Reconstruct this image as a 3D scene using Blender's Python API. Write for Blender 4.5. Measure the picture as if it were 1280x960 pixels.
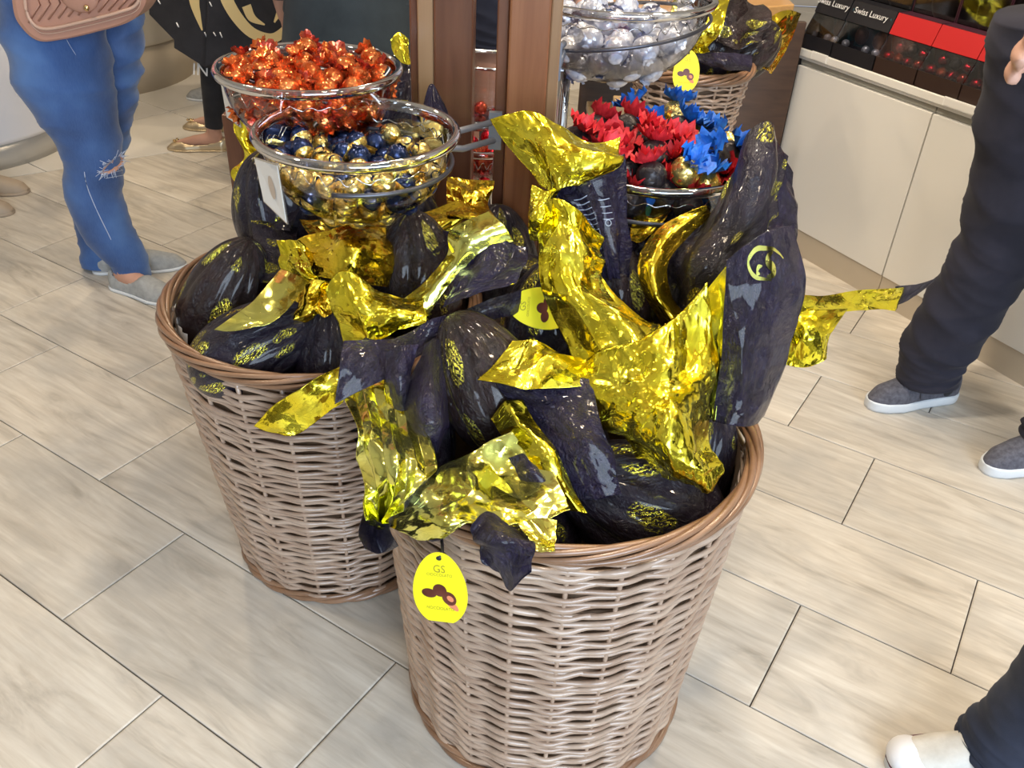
import bpy, bmesh, math, random
import numpy as np
from mathutils import Vector, Matrix
for o in list(bpy.data.objects): bpy.data.objects.remove(o)
S = bpy.context.scene
COL = S.collection
PI = math.pi
# ---------------------------------------------------------------- camera
CH, CF, CTH, CRO, YAW = 1.405, 1101.22, 0.60187226, 0.05076697, -0.55166418
_f = np.array([0, math.cos(CTH), -math.sin(CTH)]); _r0 = np.array([1., 0, 0]); _u0 = np.cross(_r0, _f)
_c, _s = math.cos(CRO), math.sin(CRO)
_r = _c*_r0+_s*_u0; _u = -_s*_r0+_c*_u0
CAM = np.array([0, 0, CH])
cam = bpy.data.cameras.new('camera'); co = bpy.data.objects.new('camera', cam); COL.objects.link(co)
cam.sensor_width = 36; cam.lens = 36*CF/1280; cam.clip_start = .02
co.matrix_world = Matrix(((_r[0], _u[0], -_f[0], 0), (_r[1], _u[1], -_f[1], 0), (_r[2], _u[2], -_f[2], CH), (0, 0, 0, 1)))
S.camera = co
# ---------------------------------------------------------------- light
S.view_settings.view_transform = 'Standard'; S.view_settings.look = 'None'
S.view_settings.gamma = 1; S.view_settings.use_curve_mapping = False
S.view_settings.exposure = 0.0
W = bpy.data.worlds.new('world'); S.world = W; W.use_nodes = True
W.node_tree.nodes['Background'].inputs[0].default_value = (.80, .86, 1, 1)
W.node_tree.nodes['Background'].inputs[1].default_value = .55
def area(name, loc, to, sx, sy, e, col, shape='RECTANGLE'):
    l = bpy.data.lights.new(name, 'AREA'); l.shape = shape; l.size = sx; l.size_y = sy; l.energy = e; l.color = col
    o = bpy.data.objects.new(name, l); COL.objects.link(o); o.location = loc
    o.rotation_euler = (Vector(to)-Vector(loc)).to_track_quat('-Z', 'Y').to_euler(); return o
area('window_daylight', (1.35, -2.3, 1.75), (.35, 1.4, .2), 3.0, 1.9, 215, (.68, .83, 1))
area('ceiling_spot_and_fill', (.1, 1.7, 2.8), (1.25, 2.6, .45), .2, .2, 34, (1, .90, .76), 'DISK')  # added fill lamp without a fitting, brightens the white cabinet front
LAMPS = [(-1.7, 1.3), (.2, .9), (1.7, 1.5), (-1.6, 3.4), (.3, 2.9), (1.0, 2.1), (-.6, 4.9), (-2.6, 4.9), (1.7, .1), (-1.0, -.3)]
for i, (x, y) in enumerate(LAMPS):
    area('ceiling_spot_and_fill', (x, y, 2.82), (x, y, 0), .16, .16, 17 if y > 1.2 else 6, (1, .81, .57), 'DISK')

# ---------------------------------------------------------------- helpers
def ray(x, y): return _r*(x-640)/CF-_u*(y-480)/CF+_f
def PY(x, y, Y):
    d = ray(x, y); return CAM+d*(Y/d[1])
def PZ(x, y, z):
    d = ray(x, y); return CAM+d*((z-CH)/d[2])
def tag(o, label=None, cat=None, group=None, kind=None, category=None):
    cat = cat or category
    for k, v in (('label', label), ('category', cat), ('group', group), ('kind', kind)):
        if v: o[k] = v
    return o
def empty(name, loc=(0, 0, 0), rz=0, **kw):
    o = bpy.data.objects.new(name, None); COL.objects.link(o); o.location = loc; o.rotation_euler = (0, 0, rz)
    o.empty_display_size = .05; tag(o, **kw); return o
def mesh(name, verts, faces, mats=(), smooth=True, mi=None, uv=None):
    m = bpy.data.meshes.new(name); m.from_pydata([tuple(map(float, v)) for v in verts], [], [tuple(map(int, f)) for f in faces]); 
    for t in mats: m.materials.append(t)
    if smooth: m.polygons.foreach_set('use_smooth', [True]*len(m.polygons))
    if mi is not None: m.polygons.foreach_set('material_index', list(map(int, mi)))
    if uv is not None:
        l = m.uv_layers.new(name='UVMap'); idx = np.empty(len(m.loops), int); m.loops.foreach_get('vertex_index', idx)
        l.data.foreach_set('uv', np.asarray(uv, float)[idx].ravel())
    m.update(); return m
def link(name, m, parent=None, loc=None, rot=None, **kw):
    """link a mesh; with world-space verts under a parent, the parent's offset is undone"""
    o = bpy.data.objects.new(name, m); COL.objects.link(o)
    if parent is not None:
        o.parent = parent
    if loc is not None: o.location = loc
    if rot is not None: o.rotation_euler = rot
    tag(o, **kw); return o
def wlink(name, m, parent, **kw):
    """world-space mesh under an un-scaled, un-rotated parent"""
    o = bpy.data.objects.new(name, m); COL.objects.link(o); o.parent = parent
    p = Vector((0, 0, 0)); q = parent
    while q is not None: p += q.location; q = q.parent
    o.location = -p; tag(o, **kw); return o
class MB:
    def __init__(s): s.v = []; s.f = []; s.mi = []; s.uv = []
    def add(s, v, f, mi=0, uv=None):
        b = len(s.v); v = [tuple(x) for x in v]; s.v += v; s.f += [tuple(i+b for i in q) for q in f]; s.mi += [mi]*len(f)
        s.uv += ([tuple(x) for x in uv] if uv is not None else [(x[0], x[1]) for x in v]); return s
    def box(s, c, h, rz=0, mi=0, M=None):
        v = []
        for k in range(8):
            p = Vector(((1 if k & 1 else -1)*h[0], (1 if k & 2 else -1)*h[1], (1 if k & 4 else -1)*h[2]))
            if M is not None: p = M @ p
            elif rz: p = Matrix.Rotation(rz, 3, 'Z') @ p
            v.append(p+Vector(c))
        return s.add(v, [(0, 2, 3, 1), (4, 5, 7, 6), (0, 1, 5, 4), (2, 6, 7, 3), (0, 4, 6, 2), (1, 3, 7, 5)], mi)
    def tube(s, P, R, n=8, closed=False, mi=0, flat=1.0, up=(0, 0, 1), cap=True):
        P = np.asarray(P, float); m = len(P); R = np.broadcast_to(np.asarray(R, float), (m,))
        T = (np.roll(P, -1, 0)-np.roll(P, 1, 0)) if closed else np.gradient(P, axis=0)
        T /= np.linalg.norm(T, axis=1)[:, None]+1e-12
        U = np.asarray(up, float)-T*(T@np.asarray(up, float))[:, None]
        bad = np.linalg.norm(U, axis=1) < .05
        U[bad] = np.cross(T[bad], [1., .3, 0]); U /= np.linalg.norm(U, axis=1)[:, None]; V = np.cross(T, U)
        a = np.arange(n)*2*PI/n
        v = P[:, None]+R[:, None, None]*(np.cos(a)[None, :, None]*U[:, None]*flat+np.sin(a)[None, :, None]*V[:, None])
        v = v.reshape(-1, 3); f = []
        for i in range(m if closed else m-1):
            j = (i+1) % m
            for k in range(n): f.append((i*n+k, i*n+(k+1) % n, j*n+(k+1) % n, j*n+k))
        if not closed and cap: f += [tuple(range(n))[::-1], tuple((m-1)*n+k for k in range(n))]
        return s.add(v, f, mi)
    def lathe(s, prof, n=32, c=(0, 0, 0), mi=0, close=True):
        v = []; f = []
        for r, z in prof:
            for k in range(n): a = 2*PI*k/n; v.append((c[0]+r*math.cos(a), c[1]+r*math.sin(a), c[2]+z))
        for i in range(len(prof)-1):
            for k in range(n): f.append((i*n+k, i*n+(k+1) % n, (i+1)*n+(k+1) % n, (i+1)*n+k))
        return s.add(v, f, mi)
    def ell(s, c, r, nu=16, nv=10, mi=0, M=None):
        v = []; f = []
        for i in range(nv+1):
            t = PI*i/nv
            for k in range(nu):
                a = 2*PI*k/nu; p = Vector((r[0]*math.sin(t)*math.cos(a), r[1]*math.sin(t)*math.sin(a), -r[2]*math.cos(t)))
                if M is not None: p = M @ p
                v.append(p+Vector(c))
        for i in range(nv):
            for k in range(nu): f.append((i*nu+k, i*nu+(k+1) % nu, (i+1)*nu+(k+1) % nu, (i+1)*nu+k))
        return s.add(v, f, mi)
    def prism(s, poly, z0, z1, mi=0):
        n = len(poly); v = [(x, y, z0) for x, y in poly]+[(x, y, z1) for x, y in poly]
        f = [tuple(range(n))[::-1], tuple(range(n, 2*n))]+[(k, (k+1) % n, (k+1) % n+n, k+n) for k in range(n)]
        return s.add(v, f, mi)
    def mesh(s, name, mats, smooth=True): return mesh(name, s.v, s.f, mats, smooth, s.mi, s.uv)
    def build(s, name, mats, parent=None, smooth=True, world=False, **kw):
        if not isinstance(mats, (list, tuple)): mats = [mats]
        m = s.mesh(name, mats, smooth)
        return wlink(name, m, parent, **kw) if (world and parent is not None) else link(name, m, parent, **kw)
def bev(o, w=.004, seg=2):
    b = o.modifiers.new('bevel', 'BEVEL'); b.width = w; b.segments = seg; b.limit_method = 'ANGLE'; b.angle_limit = .6; return o
def remesh(o, vox, smooth=4):
    r = o.modifiers.new('join', 'REMESH'); r.mode = 'VOXEL'; r.voxel_size = vox; r.use_smooth_shade = True
    if smooth: q = o.modifiers.new('relax', 'SMOOTH'); q.factor = .5; q.iterations = smooth
    return o
def catmull(P, n):
    """resample along axis 0 with Catmull-Rom"""
    P = np.asarray(P, float); m = len(P)
    E = np.concatenate([[2*P[0]-P[1]], P, [2*P[-1]-P[-2]]])
    t = np.linspace(0, m-1, n); i = np.minimum(t.astype(int), m-2); u = (t-i).reshape(-1, *([1]*(P.ndim-1)))
    a, b, c, d = E[i], E[i+1], E[i+2], E[i+3]
    return .5*(2*b+(c-a)*u+(2*a-5*b+4*c-d)*u**2+(3*b-a-3*c+d)*u**3)
# ---------------------------------------------------------------- materials
def mat(name, col=(.8, .8, .8), rough=.5, metal=0., **kw):
    m = bpy.data.materials.new(name); m.use_nodes = True; b = m.node_tree.nodes['Principled BSDF']
    b.inputs['Base Color'].default_value = (*col, 1); b.inputs['Roughness'].default_value = rough; b.inputs['Metallic'].default_value = metal
    for k, v in kw.items(): b.inputs[k.replace('_', ' ')].default_value = v
    return m
class NT:
    def __init__(s, m): s.t = m.node_tree; s.b = s.t.nodes['Principled BSDF']
    def n(s, ty, **kw):
        x = s.t.nodes.new(ty)
        for k, v in kw.items():
            if k.startswith('i_'):
                key = k[2:].replace('_', ' '); x.inputs[int(key) if key.isdigit() else key].default_value = v
            else: setattr(x, k, v)
        return x
    def l(s, a, b): s.t.links.new(a, b)
    def coord(s, kind='Object', scale=(1, 1, 1), rot=(0, 0, 0)):
        c = s.n('ShaderNodeTexCoord'); m = s.n('ShaderNodeMapping'); m.inputs['Scale'].default_value = scale; m.inputs['Rotation'].default_value = rot
        s.l(c.outputs[kind], m.inputs[0]); return m.outputs[0]
    def noise(s, vec, sc, det=3, ro=.5, dist=0):
        x = s.n('ShaderNodeTexNoise'); x.inputs['Scale'].default_value = sc; x.inputs['Detail'].default_value = det; x.inputs['Roughness'].default_value = ro; x.inputs['Distortion'].default_value = dist
        s.l(vec, x.inputs['Vector']); return x.outputs['Fac']
    def ramp(s, fac, stops):
        x = s.n('ShaderNodeValToRGB'); e = x.color_ramp.elements
        while len(e) < len(stops): e.new(.5)
        for q, (p, c) in zip(e, stops): q.position = p; q.color = (*c, 1) if len(c) == 3 else c
        s.l(fac, x.inputs[0]); return x.outputs[0]
    def mix(s, fac, a, b, bt='MIX'):
        x = s.n('ShaderNodeMix', data_type='RGBA', blend_type=bt)
        for sock, v in ((x.inputs[0], fac), (x.inputs[6], a), (x.inputs[7], b)):
            if hasattr(v, 'is_linked'): s.l(v, sock)
            elif isinstance(v, (int, float)): sock.default_value = v
            else: sock.default_value = (*v, 1)
        return x.outputs[2]
    def math(s, op, a, b=0., c=None):
        x = s.n('ShaderNodeMath', operation=op)
        for k, v in enumerate((a, b) if c is None else (a, b, c)):
            if hasattr(v, 'is_linked'): s.l(v, x.inputs[k])
            else: x.inputs[k].default_value = v
        return x.outputs[0]
    def bump(s, h, st=.3, d=.01):
        x = s.n('ShaderNodeBump'); x.inputs['Strength'].default_value = st; x.inputs['Distance'].default_value = d
        s.l(h, x.inputs['Height']); s.l(x.outputs[0], s.b.inputs['Normal']); return x
    def col(s, c): s.l(c, s.b.inputs['Base Color'])

def wood_tile():
    m = mat('oak_look_tile', rough=.42); t = NT(m); m_ = t.coord('Object')
    oi = t.n('ShaderNodeObjectInfo'); off = t.n('ShaderNodeVectorMath', operation='ADD'); sc = t.n('ShaderNodeVectorMath', operation='SCALE')
    cmb = t.n('ShaderNodeCombineXYZ'); t.l(oi.outputs['Random'], cmb.inputs[0]); t.l(oi.outputs['Random'], cmb.inputs[1]); t.l(cmb.outputs[0], sc.inputs[0]); sc.inputs['Scale'].default_value = 37
    t.l(m_, off.inputs[0]); t.l(sc.outputs[0], off.inputs[1])
    st = t.n('ShaderNodeMapping'); st.inputs['Scale'].default_value = (1.6, 9, 1); t.l(off.outputs[0], st.inputs[0])
    st2 = t.n('ShaderNodeMapping'); st2.inputs['Scale'].default_value = (5, 70, 1); t.l(off.outputs[0], st2.inputs[0])
    a = t.noise(st.outputs[0], 1.6, 5, .6, 1.6); b = t.noise(st2.outputs[0], 1.5, 3, .6, .3); cl = t.noise(off.outputs[0], 5, 3, .55)
    st3 = t.n('ShaderNodeMapping'); st3.inputs['Scale'].default_value = (9, 26, 1); t.l(off.outputs[0], st3.inputs[0])
    w = t.n('ShaderNodeTexWave', wave_type='RINGS'); w.inputs['Scale'].default_value = .28; w.inputs['Distortion'].default_value = 9; w.inputs['Detail'].default_value = 2; t.l(st3.outputs[0], w.inputs[0])
    c = t.ramp(a, [(.26, (.37, .335, .285)), (.46, (.60, .55, .475)), (.72, (.72, .675, .595))])
    c = t.mix(t.math('MULTIPLY', t.ramp(b, [(.35, (1, 1, 1)), (.6, (0, 0, 0))]), .30), c, (.44, .37, .29))
    c = t.mix(t.math('MULTIPLY', t.ramp(w.outputs['Fac'], [(.0, (1, 1, 1)), (.35, (0, 0, 0))]), .16), c, (.38, .34, .29))
    c = t.mix(t.math('MULTIPLY', t.ramp(cl, [(.5, (0, 0, 0)), (.72, (1, 1, 1))]), .55), c, (.40, .385, .36))
    hsv = t.n('ShaderNodeHueSaturation'); t.l(c, hsv.inputs['Color']); t.l(t.math('MULTIPLY_ADD', oi.outputs['Random'], .16, .90), hsv.inputs['Value']); t.col(hsv.outputs[0])
    t.bump(b, .12, .002); return m
def plain_noise(name, c1, c2, rough, sc=6, bumps=.0, bsc=200, **kw):
    m = mat(name, rough=rough, **kw); t = NT(m); v = t.coord('Object'); t.col(t.ramp(t.noise(v, sc, 4), [(.35, c1), (.65, c2)]))
    if bumps: t.bump(t.noise(v, bsc, 3), bumps, .002)
    return m
def cane(name, a, b, c):
    m = mat(name, rough=.33, Coat_Weight=.6, Coat_Roughness=.22); t = NT(m); v = t.coord('Object', (14, 14, 60)); v2 = t.coord('Object', (90, 90, 90))
    n1 = t.noise(v, 1, 3); n2 = t.noise(v2, 1, 2)
    oi = t.n('ShaderNodeObjectInfo')
    k = t.mix(t.ramp(n1, [(.3, (0, 0, 0)), (.7, (1, 1, 1))]), a, b); k = t.mix(t.math('MULTIPLY', n2, .35), k, c)
    k = t.mix(t.math('MULTIPLY', oi.outputs['Random'], .35), k, c)
    t.col(k); t.bump(n2, .25, .002); return m
def facets(t, vec, sc, warp=.15):
    """height field of randomly tilted flat facets (crushed foil)"""
    nz = t.n('ShaderNodeTexNoise'); nz.inputs['Scale'].default_value = sc*.35; t.l(vec, nz.inputs[0])
    w = t.n('ShaderNodeVectorMath', operation='SCALE'); w.inputs['Scale'].default_value = warp; t.l(nz.outputs['Color'], w.inputs[0])
    dv = t.n('ShaderNodeVectorMath', operation='ADD'); t.l(vec, dv.inputs[0]); t.l(w.outputs[0], dv.inputs[1])
    vo = t.n('ShaderNodeTexVoronoi', feature='F1'); vo.inputs['Scale'].default_value = sc; t.l(dv.outputs[0], vo.inputs[0])
    df = t.n('ShaderNodeVectorMath', operation='SUBTRACT'); t.l(dv.outputs[0], df.inputs[0]); t.l(vo.outputs['Position'], df.inputs[1])
    cc = t.n('ShaderNodeVectorMath', operation='SUBTRACT'); t.l(vo.outputs['Color'], cc.inputs[0]); cc.inputs[1].default_value = (.5, .5, .5)
    dt = t.n('ShaderNodeVectorMath', operation='DOT_PRODUCT'); t.l(df.outputs[0], dt.inputs[0]); t.l(cc.outputs[0], dt.inputs[1]); return dt.outputs['Value']
def foil_gold(name, c1, c2, rough=.12, st=1., fs=1.):
    m = mat(name, rough=rough, metal=1.); t = NT(m); v = t.coord('UV', (1, 1, 1))
    t.col(t.ramp(t.noise(v, 4, 2), [(.3, c1), (.7, c2)]))
    h = t.math('ADD', t.math('MULTIPLY', facets(t, v, 4*fs), 1.0), t.math('MULTIPLY', facets(t, v, 11*fs), .6)); h = t.math('ADD', h, t.math('MULTIPLY', facets(t, v, 27*fs), .22))
    t.bump(h, st, .10); return m
def foil_dark(name, base, printed=True, rough=.3, psc=3.2, st=.8):
    m = mat(name, base, rough=rough); t = NT(m); v = t.coord('UV')
    for k, q in (('Specular IOR Level', .35), ('Coat Weight', .35), ('Coat Roughness', .07)): t.b.inputs[k].default_value = q
    nz = t.n('ShaderNodeTexNoise'); nz.inputs['Scale'].default_value = 6; t.l(v, nz.inputs[0]); dv = t.n('ShaderNodeVectorMath', operation='ADD'); t.l(v, dv.inputs[0]); t.l(nz.outputs['Color'], dv.inputs[1])
    tone = t.ramp(nz.outputs['Fac'], [(.35, tuple(x*.7 for x in base)), (.65, tuple(x*1.3 for x in base))])
    if printed:
        vs = t.coord('UV', (1.5, 1, 1)); vo = t.n('ShaderNodeTexVoronoi', feature='F1'); vo.inputs['Scale'].default_value = psc; vo.inputs['Randomness'].default_value = .8; t.l(vs, vo.inputs[0])
        patch = t.ramp(t.math('ADD', vo.outputs['Distance'], t.math('MULTIPLY', t.noise(v, 14, 3), .22)), [(.45, (1, 1, 1)), (.49, (0, 0, 0))])
        wv = t.n('ShaderNodeTexWave', wave_type='BANDS', bands_direction='DIAGONAL'); wv.inputs['Scale'].default_value = 20; wv.inputs['Distortion'].default_value = 9; wv.inputs['Detail'].default_value = 3; wv.inputs['Detail Scale'].default_value = 2.2; t.l(v, wv.inputs[0])
        scr = t.ramp(t.math('MULTIPLY', wv.outputs['Fac'], t.math('ADD', t.noise(v, 48, 3), .45)), [(.38, (0, 0, 0)), (.46, (1, 1, 1))])
        mk = t.math('MULTIPLY', patch, scr)
        t.col(t.mix(mk, tone, (.80, .74, .10))); t.l(mk, t.b.inputs['Metallic'])
        t.l(t.math('MULTIPLY_ADD', mk, -.12, rough), t.b.inputs['Roughness'])
    else: t.col(tone)
    h = t.math('ADD', t.math('MULTIPLY', facets(t, v, 8, .3), .8), t.math('MULTIPLY', facets(t, v, 24, .3), .35)); h = t.math('ADD', h, t.math('MULTIPLY', t.noise(dv.outputs[0], 14, 4, .6), .08))
    t.bump(h, st, .10); return m
def clear(name, tint=(1, 1, 1), ior=1.45, rough=.03, extra=.04):
    """thin acrylic sheet: mostly lets light through, mirrors it at grazing angles"""
    m = bpy.data.materials.new(name); m.use_nodes = True; t = m.node_tree; t.nodes.clear()
    o = t.nodes.new('ShaderNodeOutputMaterial'); mx = t.nodes.new('ShaderNodeMixShader'); tr = t.nodes.new('ShaderNodeBsdfTransparent'); g = t.nodes.new('ShaderNodeBsdfGlossy')
    fr = t.nodes.new('ShaderNodeFresnel'); fr.inputs[0].default_value = ior; ad = t.nodes.new('ShaderNodeMath'); ad.operation = 'ADD'; ad.inputs[1].default_value = extra; ad.use_clamp = True
    tr.inputs[0].default_value = (*tint, 1); g.inputs['Roughness'].default_value = rough
    t.links.new(fr.outputs[0], ad.inputs[0]); t.links.new(ad.outputs[0], mx.inputs[0]); t.links.new(tr.outputs[0], mx.inputs[1]); t.links.new(g.outputs[0], mx.inputs[2]); t.links.new(mx.outputs[0], o.inputs[0]); return m
def fabric(name, c1, c2, sc=9, rough=.9, bsc=500, bst=.3, scale=(1, 1, 1), **kw):
    m = mat(name, rough=rough, Sheen_Weight=.04, **kw); t = NT(m); v = t.coord('Object', scale)
    t.col(t.ramp(t.noise(v, sc, 5, .6), [(.32, c1), (.68, c2)])); t.bump(t.noise(v, bsc, 2), bst, .001); return m
M = dict(
 tile=wood_tile(), white_tile=plain_noise('white_floor_tile', (.66, .63, .57), (.74, .71, .66), .22, 3), grout=mat('dark_grout', (.07, .06, .055), .9), grout_l=mat('light_grout', (.35, .32, .28), .9),
 cane=cane('willow_cane', (.40, .275, .195), (.60, .46, .35), (.27, .155, .10)), cane2=cane('border_cane', (.24, .125, .065), (.37, .21, .12), (.15, .07, .035)),
 gold=foil_gold('gold_foil', (1, .82, .03), (1, .90, .09), .17), gold2=foil_gold('pale_gold_foil', (.97, .92, .18), (.90, .95, .30), .14, .45, .6), goldo=foil_gold('amber_gold_foil', (.98, .64, .04), (1, .78, .06), .17),
 dark=foil_dark('aubergine_foil', (.014, .010, .020), rough=.28), darkp=foil_dark('plain_aubergine_foil', (.018, .013, .036), False, .26, 3.2, 1.3), brown=foil_dark('dark_brown_foil', (.020, .011, .012), True, .26, 3.),
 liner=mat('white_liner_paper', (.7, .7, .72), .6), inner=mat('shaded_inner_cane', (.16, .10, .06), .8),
 acryl=clear('clear_acrylic', (.95, .95, .96), 1.5, .04, .07), rim=clear('thick_acrylic_rim', (.86, .87, .88), 1.5, .05, .22), bead=clear('acrylic_bead', (.8, .82, .85), 1.5, .05, .55),
 ringm=mat('dark_ring_metal', (.10, .10, .12), .3, .7), steel=mat('grey_steel', (.30, .31, .34), .3, 1.), chrome=mat('chrome', (.75, .76, .78), .08, 1.), greymetal=mat('painted_grey_metal', (.22, .23, .26), .4, .4),
 card=mat('white_card', (.78, .76, .72), .5), ink=mat('brown_ink', (.35, .25, .17), .6), yellow=mat('yellow_card', (.93, .86, .015), .45), yprint=mat('olive_ink', (.35, .30, .02), .6), gold_ink=mat('gold_ink', (.72, .55, .25), .4),
 choc=plain_noise('chocolate', (.085, .022, .014), (.15, .045, .03), .3, 30), rose=mat('rose_ink', (.75, .25, .12), .5), string=mat('black_elastic_cord', (.02, .02, .025), .6),
 skin=plain_noise('skin', (.50, .27, .19), (.58, .33, .24), .5, 12, .05, Subsurface_Weight=.0), nail=mat('nail', (.62, .40, .33), .3),
 denim=None, denimd=fabric('dark_denim', (.012, .017, .036), (.028, .036, .065)), black=fabric('black_cloth', (.012, .012, .016), (.026, .026, .032)), teal=fabric('dark_teal_cloth', (.015, .025, .035), (.028, .042, .055)),
 navy=fabric('navy_trousers', (.010, .010, .020), (.022, .022, .040), 6), shorts=fabric('navy_shorts_cloth', (.01, .013, .03), (.02, .025, .05)), pinkcloth=fabric('rose_cloth', (.45, .12, .16), (.55, .2, .25)), thread=mat('pale_thread', (.45, .52, .68), .8),
 leather=plain_noise('tan_pink_leather', (.40, .205, .145), (.47, .25, .18), .38, 5, .1, 120), leatherd=mat('leather_seam', (.55, .36, .27), .5), brass=mat('brass', (.65, .48, .25), .25, 1.),
 greyshoe=fabric('grey_knit_shoe', (.30, .31, .31), (.40, .41, .41), 60, .85), sole=mat('white_rubber', (.72, .76, .80), .5), knit=fabric('charcoal_knit', (.065, .065, .085), (.13, .13, .16), 90, .9, 900, .6), maroon=mat('maroon_lining', (.10, .015, .03), .8), goldshoe=mat('gold_leather', (.62, .50, .33), .3, .7), canvas=fabric('cream_canvas', (.55, .52, .46), (.66, .63, .57), 40), toecap=mat('white_toe_cap', (.80, .80, .82), .3), stripe=mat('dark_red_stripe', (.10, .01, .03), .5), strapc=mat('tan_strap', (.38, .30, .22), .6),
 white=mat('white_lacquer', (.80, .78, .73), .18, Coat_Weight=.3), wedge=mat('white_edge', (.86, .85, .82), .3), shadowgap=mat('grey_channel', (.30, .29, .25), .5), plinth=plain_noise('beige_plinth', (.52, .44, .33), (.56, .48, .37), .45, 2), cream=mat('cream_counter', (.62, .57, .48), .3), wcounter=mat('white_gloss_counter', (.78, .79, .84), .12), plinthg=mat('grey_metal_plinth', (.50, .48, .44), .3, .3),
 blackedge=mat('black_edge', (.02, .018, .018), .4), wall=mat('wall_paint', (.62, .58, .52), .8), ceil=mat('ceiling_paint', (.72, .70, .66), .9),
)
def wood(name, c1, c2, rough=.3, sc=(30, 30, 1.6)):
    m = mat(name, rough=rough, Coat_Weight=.35, Coat_Roughness=.2); t = NT(m); v = t.coord('Object', sc); a = t.noise(v, 1.5, 4, .6, .6); t.col(t.ramp(a, [(.3, c1), (.7, c2)])); t.bump(a, .06, .002); return m
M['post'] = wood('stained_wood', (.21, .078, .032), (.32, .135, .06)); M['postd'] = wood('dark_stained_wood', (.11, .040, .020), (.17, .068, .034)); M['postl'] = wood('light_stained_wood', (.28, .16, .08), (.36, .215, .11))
M['board'] = wood('brown_board', (.050, .025, .014), (.080, .042, .024), .5, (4, 4, 30)); M['shelfw'] = wood('golden_shelf_wood', (.50, .27, .09), (.62, .36, .14), .3, (2, 30, 30)); M['tanw'] = wood('tan_shelf_wood', (.33, .22, .11), (.42, .29, .15), .5, (2, 30, 30))
def denim():
    m = mat('blue_denim', rough=.85, Sheen_Weight=.2); t = NT(m); v = t.coord('Object'); v2 = t.coord('Object', (400, 400, 60)); sp = t.n('ShaderNodeSeparateXYZ'); t.l(v, sp.inputs[0])
    big = t.noise(v, 5, 3); fine = t.noise(v2, 1, 2)
    c = t.ramp(big, [(.3, (.012, .040, .15)), (.5, (.028, .085, .27)), (.72, (.075, .18, .44))])
    c = t.mix(t.math('MULTIPLY', fine, .30), c, (.13, .23, .44)); t.col(c); t.bump(fine, .3, .001); return m
M['denim'] = denim()
# ================================================================ room shell
def lat(t, n):   # floor lattice -> world (tile axis t along the long joints, n across)
    return (t*math.cos(YAW)-n*math.sin(YAW), t*math.sin(YAW)+n*math.cos(YAW))
X0, X1, Y0, Y1, CZ = -4.2, 3.4, -2.6, 7.6, 2.95
floor = MB().box(((X0+X1)/2, (Y0+Y1)/2, -.03), ((X1-X0)/2, (Y1-Y0)/2, .0245)).build('floor', M['grout'], None, False, kind='structure')
def clip(poly, a, b, c):   # keep a*x+b*y>=c
    out = []
    for i in range(len(poly)):
        p, q = poly[i-1], poly[i]; dp = a*p[0]+b*p[1]-c; dq = a*q[0]+b*q[1]-c
        if (dp >= 0) != (dq >= 0): s = dp/(dp-dq); out.append((p[0]+(q[0]-p[0])*s, p[1]+(q[1]-p[1])*s))
        if dq >= 0: out.append(q)
    return out
bdir = np.array([.82, .572]); bdir /= np.linalg.norm(bdir); bnr = np.array([-bdir[1], bdir[0]]); bc = bnr@np.array([-1.533, 3.698])
def tile_mesh(poly, name, m, top=0., bv=.0035):   # bevelled slab
    c = np.mean(poly, axis=0); P = np.array(poly); n = len(P)
    ins = []
    for i in range(n):
        d = c-P[i]; ins.append(P[i]+d/np.linalg.norm(d)*bv)
    v = [(x, y, -.008) for x, y in P]+[(x, y, top-.0012) for x, y in P]+[(x, y, top) for x, y in ins]
    f = [(k, (k+1) % n, (k+1) % n+n, k+n) for k in range(n)]+[(k+n, (k+1) % n+n, (k+1) % n+2*n, k+2*n) for k in range(n)]+[tuple(range(2*n, 3*n))]
    return mesh(name, v, f, [m], False)
TL, TW, G = .60, .30, .0028
full = tile_mesh([(-TL/2+G/2, -TW/2+G/2), (TL/2-G/2, -TW/2+G/2), (TL/2-G/2, TW/2-G/2), (-TL/2+G/2, TW/2-G/2)], 'tile', M['tile'])
for r in range(-13, 12):
    offs = (-.21 if r % 2 else -1.22) if r <= 0 else (-.45 if r % 2 else .55)
    nc = 2.322-.3*(r+.5)
    for k in range(-9, 9):
        tc = offs*.3+TL*k+TL/2; x, y = lat(tc, nc)
        c4 = [lat(tc+a*(TL/2-G/2), nc+b*(TW/2-G/2)) for a, b in ((-1, -1), (1, -1), (1, 1), (-1, 1))]
        if x < -3.1 or x > 2.5 or y < .1 or y > 5.4: continue
        side = [bnr@np.array(p)-bc for p in c4]
        cabs = [(np.array(p)-np.array([.992, 3.041]))@np.array([-.8679, -.4968]) for p in c4]
        if min(side) >= 0: continue
        if max(side) <= 0:
            link('tile', full, floor, (x, y, 0), (0, 0, YAW))
        else:
            loc = [(a*(TL/2-G/2), b*(TW/2-G/2)) for a, b in ((-1, -1), (1, -1), (1, 1), (-1, 1))]
            R_ = np.array([[math.cos(YAW), math.sin(YAW)], [-math.sin(YAW), math.cos(YAW)]])
            nb = R_@bnr; cb = bc-bnr@np.array([x, y])
            pl = clip(loc, -nb[0], -nb[1], -cb+.002)
            if len(pl) > 2: link('tile', tile_mesh(pl, 'tile', M['tile']), floor, (x, y, 0), (0, 0, YAW))
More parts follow.
